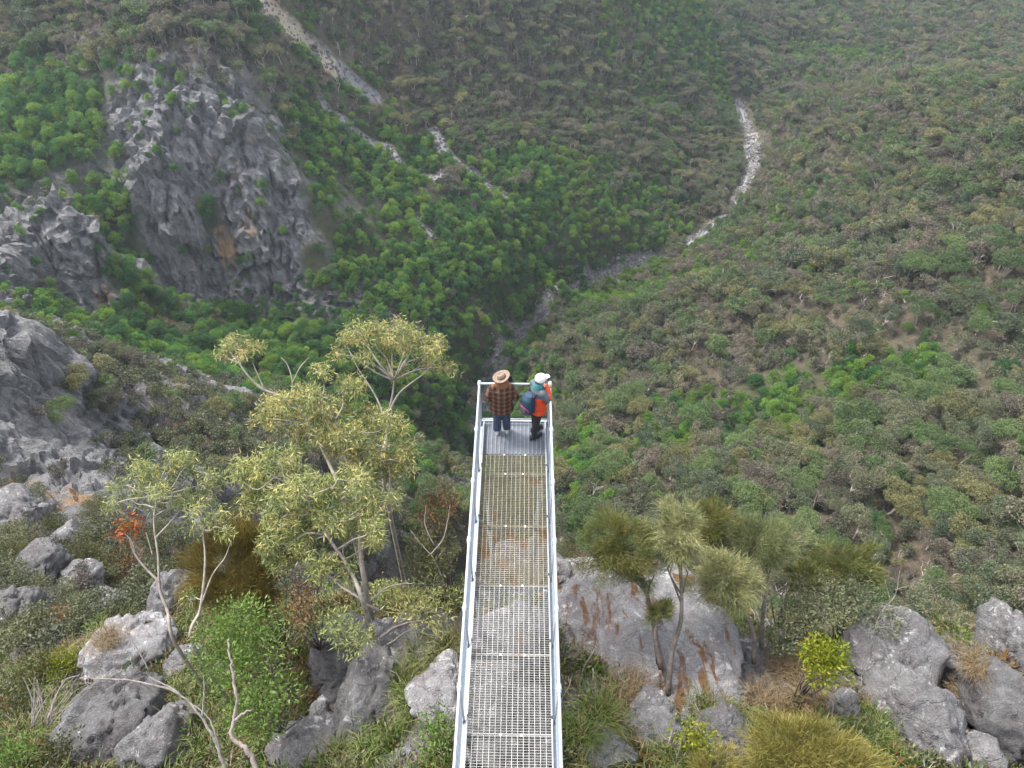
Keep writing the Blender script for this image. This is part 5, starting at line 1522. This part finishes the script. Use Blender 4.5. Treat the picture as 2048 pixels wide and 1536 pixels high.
TU = [(1410,1425,60,LN_sedge,"dark sedge tussock in front of the pale low rock"),(1190,1430,70,LN_grass,"green grass tussock beside the walkway handrail"),(1240,1400,52,LN_straw,"dry brown grass tussock behind the green one by the handrail"),(1270,1370,46,LN_straw,"pale dry tussock at the foot of the stained dome"),
      (1160,1470,50,LN_grass,"yellowing grass tussock low against the walkway"),(1545,1340,56,LN_straw,"straw-coloured grass clump on the flat grey rock"),(1590,1350,50,LN_straw,"straw clump beside the yellow-green bush"),(1500,1410,60,LN_straw,"bleached straw tussock between the pale rock and the bush"),(1545,1410,50,LN_straw,"reddish straw tussock next to the bleached one"),
      (1470,1440,46,LN_sedge,"small sedge beside the bleached straw"),(830,1410,52,LN_grass,"olive grass tussock between the boulder and the pale slab"),(815,1370,50,LN_grass,"tall grass tussock behind the rounded boulder"),(900,1305,60,LN_sedge,"sedge drooping over the slab beside the handrail"),(840,1310,46,LN_sedge,"brownish sedge in the leaf-filled hollow"),
      (560,1460,80,LN_sedge,"large dark sedge spilling below the bright green bush"),(420,1470,80,LN_grass,"arching grass clump behind the fallen branch"),(360,1395,48,LN_sedge,"small sedge on the edge of the litter-topped boulder"),(680,1520,50,LN_grass,"low grass at the flat rock's end"),(1620,1400,46,LN_straw,"dry tuft below the yellow-green bush"),
      (1750,1480,46,LN_grass,"green tuft in front of the broad boulder"),(1740,1440,40,LN_grass,"upright grass tuft between stone and broad boulder"),(1930,1400,46,LN_straw,"rusty grass in the cleft below the large boulders"),(1900,1370,40,LN_straw,"dry grass behind the thin dark slab"),(1530,1470,50,LN_grass,"green tuft beside the half buried stone"),(1330,1520,50,LN_grass,"grass tuft under the grey sedge rock"),
      (60,1470,54,LN_sedge,"sedge under the bare twig clump"),(120,1440,44,LN_sedge,"thin sedge leaning on the dark boulder"),(740,1500,44,LN_grass,"grass at the foot of the rounded boulder"),(250,1310,34,LN_straw,"dry tuft on the pale sloping slab"),(150,1310,40,LN_straw,"straw tuft under the yellowish shrub")]
for x, y, r, lm, lb in TU:
    p = hit(x, y + r * .25)[0]; p[2] = max(p[2], float(on_rock(p[0], p[1]))) if r < 45 else p[2]
    D_ = float(project(p)[2]); Lm = r / FPX * D_
    root = empty("grass_tussock", p, lb, "tussock", "tussocks of the knoll")
    mb = MB(); fine_ = lm is LN_straw
    blades(mb, np.zeros(3), 620 if fine_ else 380, Lm * (.95 if fine_ else 1.15), .007 if fine_ else .011, Lm * (1.9 if fine_ else 1.4))
    mb.build("blades", lm, root)
    mb = MB(); blades(mb, np.zeros(3), 90, Lm * .8, .009, Lm * 1.7, .95)
    mb.build("dead_blades", LN_straw, root)
# bare branches
def branch(label, paths, D, m, name="dead_branch"):
    p0 = at_d(paths[0][0][0][0], paths[0][0][0][1], D)
    root = empty(name, p0, label, "branch", "bare branches on the knoll")
    for k, (pl, r) in enumerate(paths):
        sp_ = spline([at_d(q[0], q[1], D + (q[2] if len(q) > 2 else 0)) for q in pl], 6)
        sp_ = sp_ + rng.normal(size=sp_.shape) * r * .22
        MB().tube(sp_ - p0, np.linspace(r, r * .28, len(sp_)), 8).build("stem" if k == 0 else "twig", m, root, True)
branch("thick weathered pinkish branch rising upright in front of the bright bush", [([(515,1545),(495,1500),(465,1475),(468,1440),(474,1400),(466,1350),(458,1300),(456,1278)],.04),([(472,1440),(485,1428),(502,1420)],.03)], 11.4, M_drift)
branch("grey forked fallen branch lying against the litter-topped boulder", [([(452,1545),(430,1480),(400,1430),(355,1385),(300,1355)],.03),([(405,1435),(408,1390),(408,1350)],.02),([(360,1390),(330,1375),(250,1360),(160,1355)],.022),([(440,1500),(420,1440),(380,1405)],.02)], 11.5, M_twig)
tw = [([(95,1440),(110,1400),(130,1360),(160,1350)],.02)]
for i in range(22):
    x0 = rng.uniform(60, 110); x1 = x0 + rng.uniform(-45, 110)
    tw.append(([(x0, rng.uniform(1420, 1455)), ((x0+x1)/2 + rng.normal()*8, 1395 + rng.normal()*8), (x1, rng.uniform(1340, 1375))], rng.uniform(.006, .013)))
branch("clump of bare grey-brown twigs fanning out above the dark boulder", tw, 13.0, M_twig, "dead_shrub")
branch("pale crooked limb stretched below the bushy gum", [([(760,1222),(720,1200),(695,1170),(665,1158),(640,1155)],.032),([(740,1205),(775,1175),(830,1165)],.028),([(700,1180),(690,1150),(680,1120)],.018)], 14.6, M_pale)
branch("bare twisting twigs of the pinkish shrub beside the walkway", [([(885,1160),(868,1120),(840,1085),(820,1060)],.02),([(860,1110),(885,1080),(895,1045),(900,1010)],.014),([(868,1090),(850,1050),(852,1010)],.012),([(872,1120),(890,1095)],.01)], 15.1, M_pale)
branch("thin grey dead twigs on the pale sloping slab", [([(300,1345),(270,1290),(245,1262),(232,1255)],.014),([(262,1280),(250,1300),(225,1310)],.008),([(285,1315),(300,1290)],.007)], 13.4, M_twig)
branch("tangle of dead grey wood in the hollow of the slab beside the walkway", [([(760,1275),(800,1250),(850,1240)],.03),([(775,1290),(815,1262),(845,1250)],.018),([(790,1270),(800,1240),(790,1225)],.012)], 13.6, M_sbark)
branch("bare grey twigs reaching up from the shrub behind the blocky boulder", [([(1740,1290),(1760,1230),(1790,1190),(1800,1140)],.014),([(1768,1220),(1800,1215),(1835,1205)],.009),([(1780,1200),(1770,1160)],.007),([(1790,1180),(1820,1170)],.007)], 15.2, M_twig)
branch("thin pale dead stems in the grey-green shrub", [([(1660,1270),(1645,1230),(1625,1205)],.012),([(1650,1240),(1670,1210)],.008),([(1640,1225),(1630,1190)],.006)], 15.0, M_twig)

# ------------------------------------------------------------------ ground cover, litter, stones
def tuft(n, L, W, lm, nm):
    mb = MB(); blades(mb, np.zeros(3), n, L, W, L * 1.3); return mb.mesh(nm, lm)
def shrublet(lm, nm, r=.16, n=120, L=.06, W=.026):
    mb = MB(); d = sph(n); d[:, 2] = np.abs(d[:, 2])
    mb.leaves(d * r * rng.random((n, 1)) ** .5, d + sph(n) * .6 + UP * .3, L, W, rng.random(n)); return mb.mesh(nm, lm)
def litter(nm):
    mb = MB(); n = 60
    P = np.stack([rng.normal(size=n) * .16, rng.normal(size=n) * .16, rng.random(n) * .03 + .005], -1)
    d = sph(n); d[:, 2] *= .25
    mb.leaves(P, d, .045, .018, rng.random(n)); return mb.mesh(nm, LN_litter)
def stick(nm):
    mb = MB()
    for i in range(5):
        a = np.array([rng.normal() * .1, rng.normal() * .1, .02]); e = a + np.array([rng.normal() * .22, rng.normal() * .22, rng.random() * .18])
        mb.tube(curve(a, e, 4, .06), [.008, .007, .005, .002], 4)
    return mb.mesh(nm, M_twig)
def pebble(nm, seed, m, s=1.0):
    V, F = ico(2)
    g = np.random.default_rng(seed)
    V = V * (1 + .25 * vnoise(V * 1.3 + seed)[:, None]) * np.array([1, g.uniform(.6, .9), g.uniform(.45, .7)]) * s
    return raw_mesh(nm, V, F, [m], smooth=False)
cover = [tuft(46, .26, .010, LN_grass, "tuft"), tuft(60, .22, .007, LN_straw, "tuft"), tuft(40, .30, .011, LN_sedge, "tuft"), shrublet(LN_olive, "shrublet"), shrublet(LN_bright, "shrublet"),
         shrublet(LN_grey, "shrublet", .2, 140), shrublet(LN_rust, "shrublet"), litter("litter"), litter("litter"), stick("sticks"), pebble("stone", 3, RM[0], .09), pebble("stone", 5, RM[1], .13)]
N = 42000
x = rng.uniform(-26, 20, N); y = rng.uniform(-8, 8, N)
z = height(x, y); p3 = np.stack([x, y, z], -1)
qx, qy, qd = project(p3)
rz2 = on_rock(x, y)
k = (qx > -120) & (qx < 2170) & (qy > 1090) & (qy < 1700) & (np.hypot(x, y + 14) < 30) & (qd < 24)
k &= (rz2 - z < .03) & ~((np.abs(x) < .75) & (y < 0) & (z > -.6)) & (rng.random(N) < .8)
p3 = p3[k]; qx = qx[k]; nk = len(p3)
nn = fbm(p3 / 1.6, 3)
ty = rng.choice(12, nk, p=[.07, .13, .07, .13, .06, .11, .09, .14, .08, .07, .03, .02])
ty = np.where((nn > .15) & (ty < 3) & (qx > 1130), 1, ty)
ty = np.where((nn < -.1) & (ty < 3), 0, ty)
rockbare = height(p3[:, 0], p3[:, 1], rk) > .5
kk = ~rockbare | (rng.random(nk) < .35)
p3, ty, nk = p3[kk], ty[kk], int(kk.sum())
scatter_mass("ground_cover", cover, p3, np.stack([rng.normal(size=nk) * .15, rng.normal(size=nk) * .15, rng.random(nk) * 6.28], -1), rng.uniform(.6, 2.1, nk), ty,
             "grass tufts, seedlings and fallen leaves between the boulders", "ground cover")
print("ground cover", nk)
# stones in the chutes and along the creek
M_scree = rock_mat("scree_stone", .85, 2.0); M_creek = rock_mat("creek_stone", 1.12, 2.0, rust=.2); M_creek2 = rock_mat("brown_creek_stone", .9, 2.0, rust=.25)
for i in (M_scree, M_creek, M_creek2): pass
N = 120000
x = rng.uniform(-130, 130, N); y = rng.uniform(90, 340, N)
near = (height(x, y, F_scree) + .3 * vnoise(np.stack([x, y, x * 0], -1) / 3) < 1.0)
x, y = x[near], y[near]
p3 = np.stack([x, y, height(x, y) + .02], -1); nk = len(p3)
st_m = [pebble("scree_stone", 20 + i, M_scree, .42) for i in range(4)]
scatter_mass("scree", st_m, p3, rng.random((nk, 3)) * 6.28, np.exp(rng.normal(size=nk) * .4) * .8, rng.integers(0, 4, nk), "loose grey stones filling the scree chutes", "scree")
cc = spline(CP, 14)
tt = rng.integers(0, len(cc), 5200)
off = rng.normal(size=(5200, 2)) * np.where(tt < 100, 1.2, 1.6)[:, None]
p3 = np.stack([cc[tt, 0] + off[:, 0], cc[tt, 1] + off[:, 1], np.zeros(5200)], -1); p3[:, 2] = height(p3[:, 0], p3[:, 1]) + .05
st_m = [pebble("creek_stone", 40 + i, M_creek if i < 3 else M_creek2, .6) for i in range(5)]
scatter_mass("creek_stones", st_m, p3, rng.random((5200, 3)) * 6.28, np.clip(np.exp(rng.normal(size=5200) * .4) * .55, .2, 1.3), rng.integers(0, 5, 5200), "pale boulders strewn along the creek bed", "creek stones")
print("scree", nk)
# water standing along the creek: pools in the bed
m_water, n, l, b = mat("creek_water")
b.inputs["Base Color"].default_value = (.17, .18, .18, 1)   # shallow white water over pale stones
b.inputs["Roughness"].default_value = .22
b.inputs["Specular IOR Level"].default_value = .8
bump(n, l, noise(n, l, 1.5, 3, .5, coord(n)), b, .12, .1)
V, Qw = [], []
cw = spline(CP[:12], 12)
cw[:, 2] = np.minimum.accumulate(np.array([height(p[0], p[1]) for p in cw])) + .55
tg = np.gradient(cw, axis=0); sd = np.stack([tg[:, 1], -tg[:, 0]], -1); sd /= np.linalg.norm(sd, axis=1, keepdims=True)
for i, p in enumerate(cw):
    w = .5 + .55 * float(vnoise(np.array([i * .35, 3.3, 0]))) + (1.5 * math.exp(-((i - 32) / 5.0) ** 2))
    for s in (-1, 1): V.append((p[0] + s * sd[i, 0] * w, p[1] + s * sd[i, 1] * w, p[2]))
Qw = [(2*i, 2*i+1, 2*i+3, 2*i+2) for i in range(len(cw) - 1)]
tag(link("creek_water", raw_mesh("creek_water", np.array(V), np.array(Qw), [m_water], smooth=True)), "narrow creek shining between pale stones at the gorge bottom", "creek", kind="structure")

# ------------------------------------------------------------------ the air
m_air, n, l, b = mat("air")
n.remove(b)
pv = n.new("ShaderNodeVolumePrincipled")
pv.inputs["Color"].default_value = (.78, .89, 1.0, 1)
pv.inputs["Density"].default_value = 0.00020
pv.inputs["Anisotropy"].default_value = 0.3
l.new(pv.outputs[0], n["Material Output"].inputs["Volume"])
hz = MB().box((-620, -120, float(GV[..., 2].min()) - 2), (660, 620, max(float(GV[..., 2].max()), CZ) + 8))
tag(hz.build("haze", m_air), "thin pale haze filling the gorge", "haze", kind="stuff")
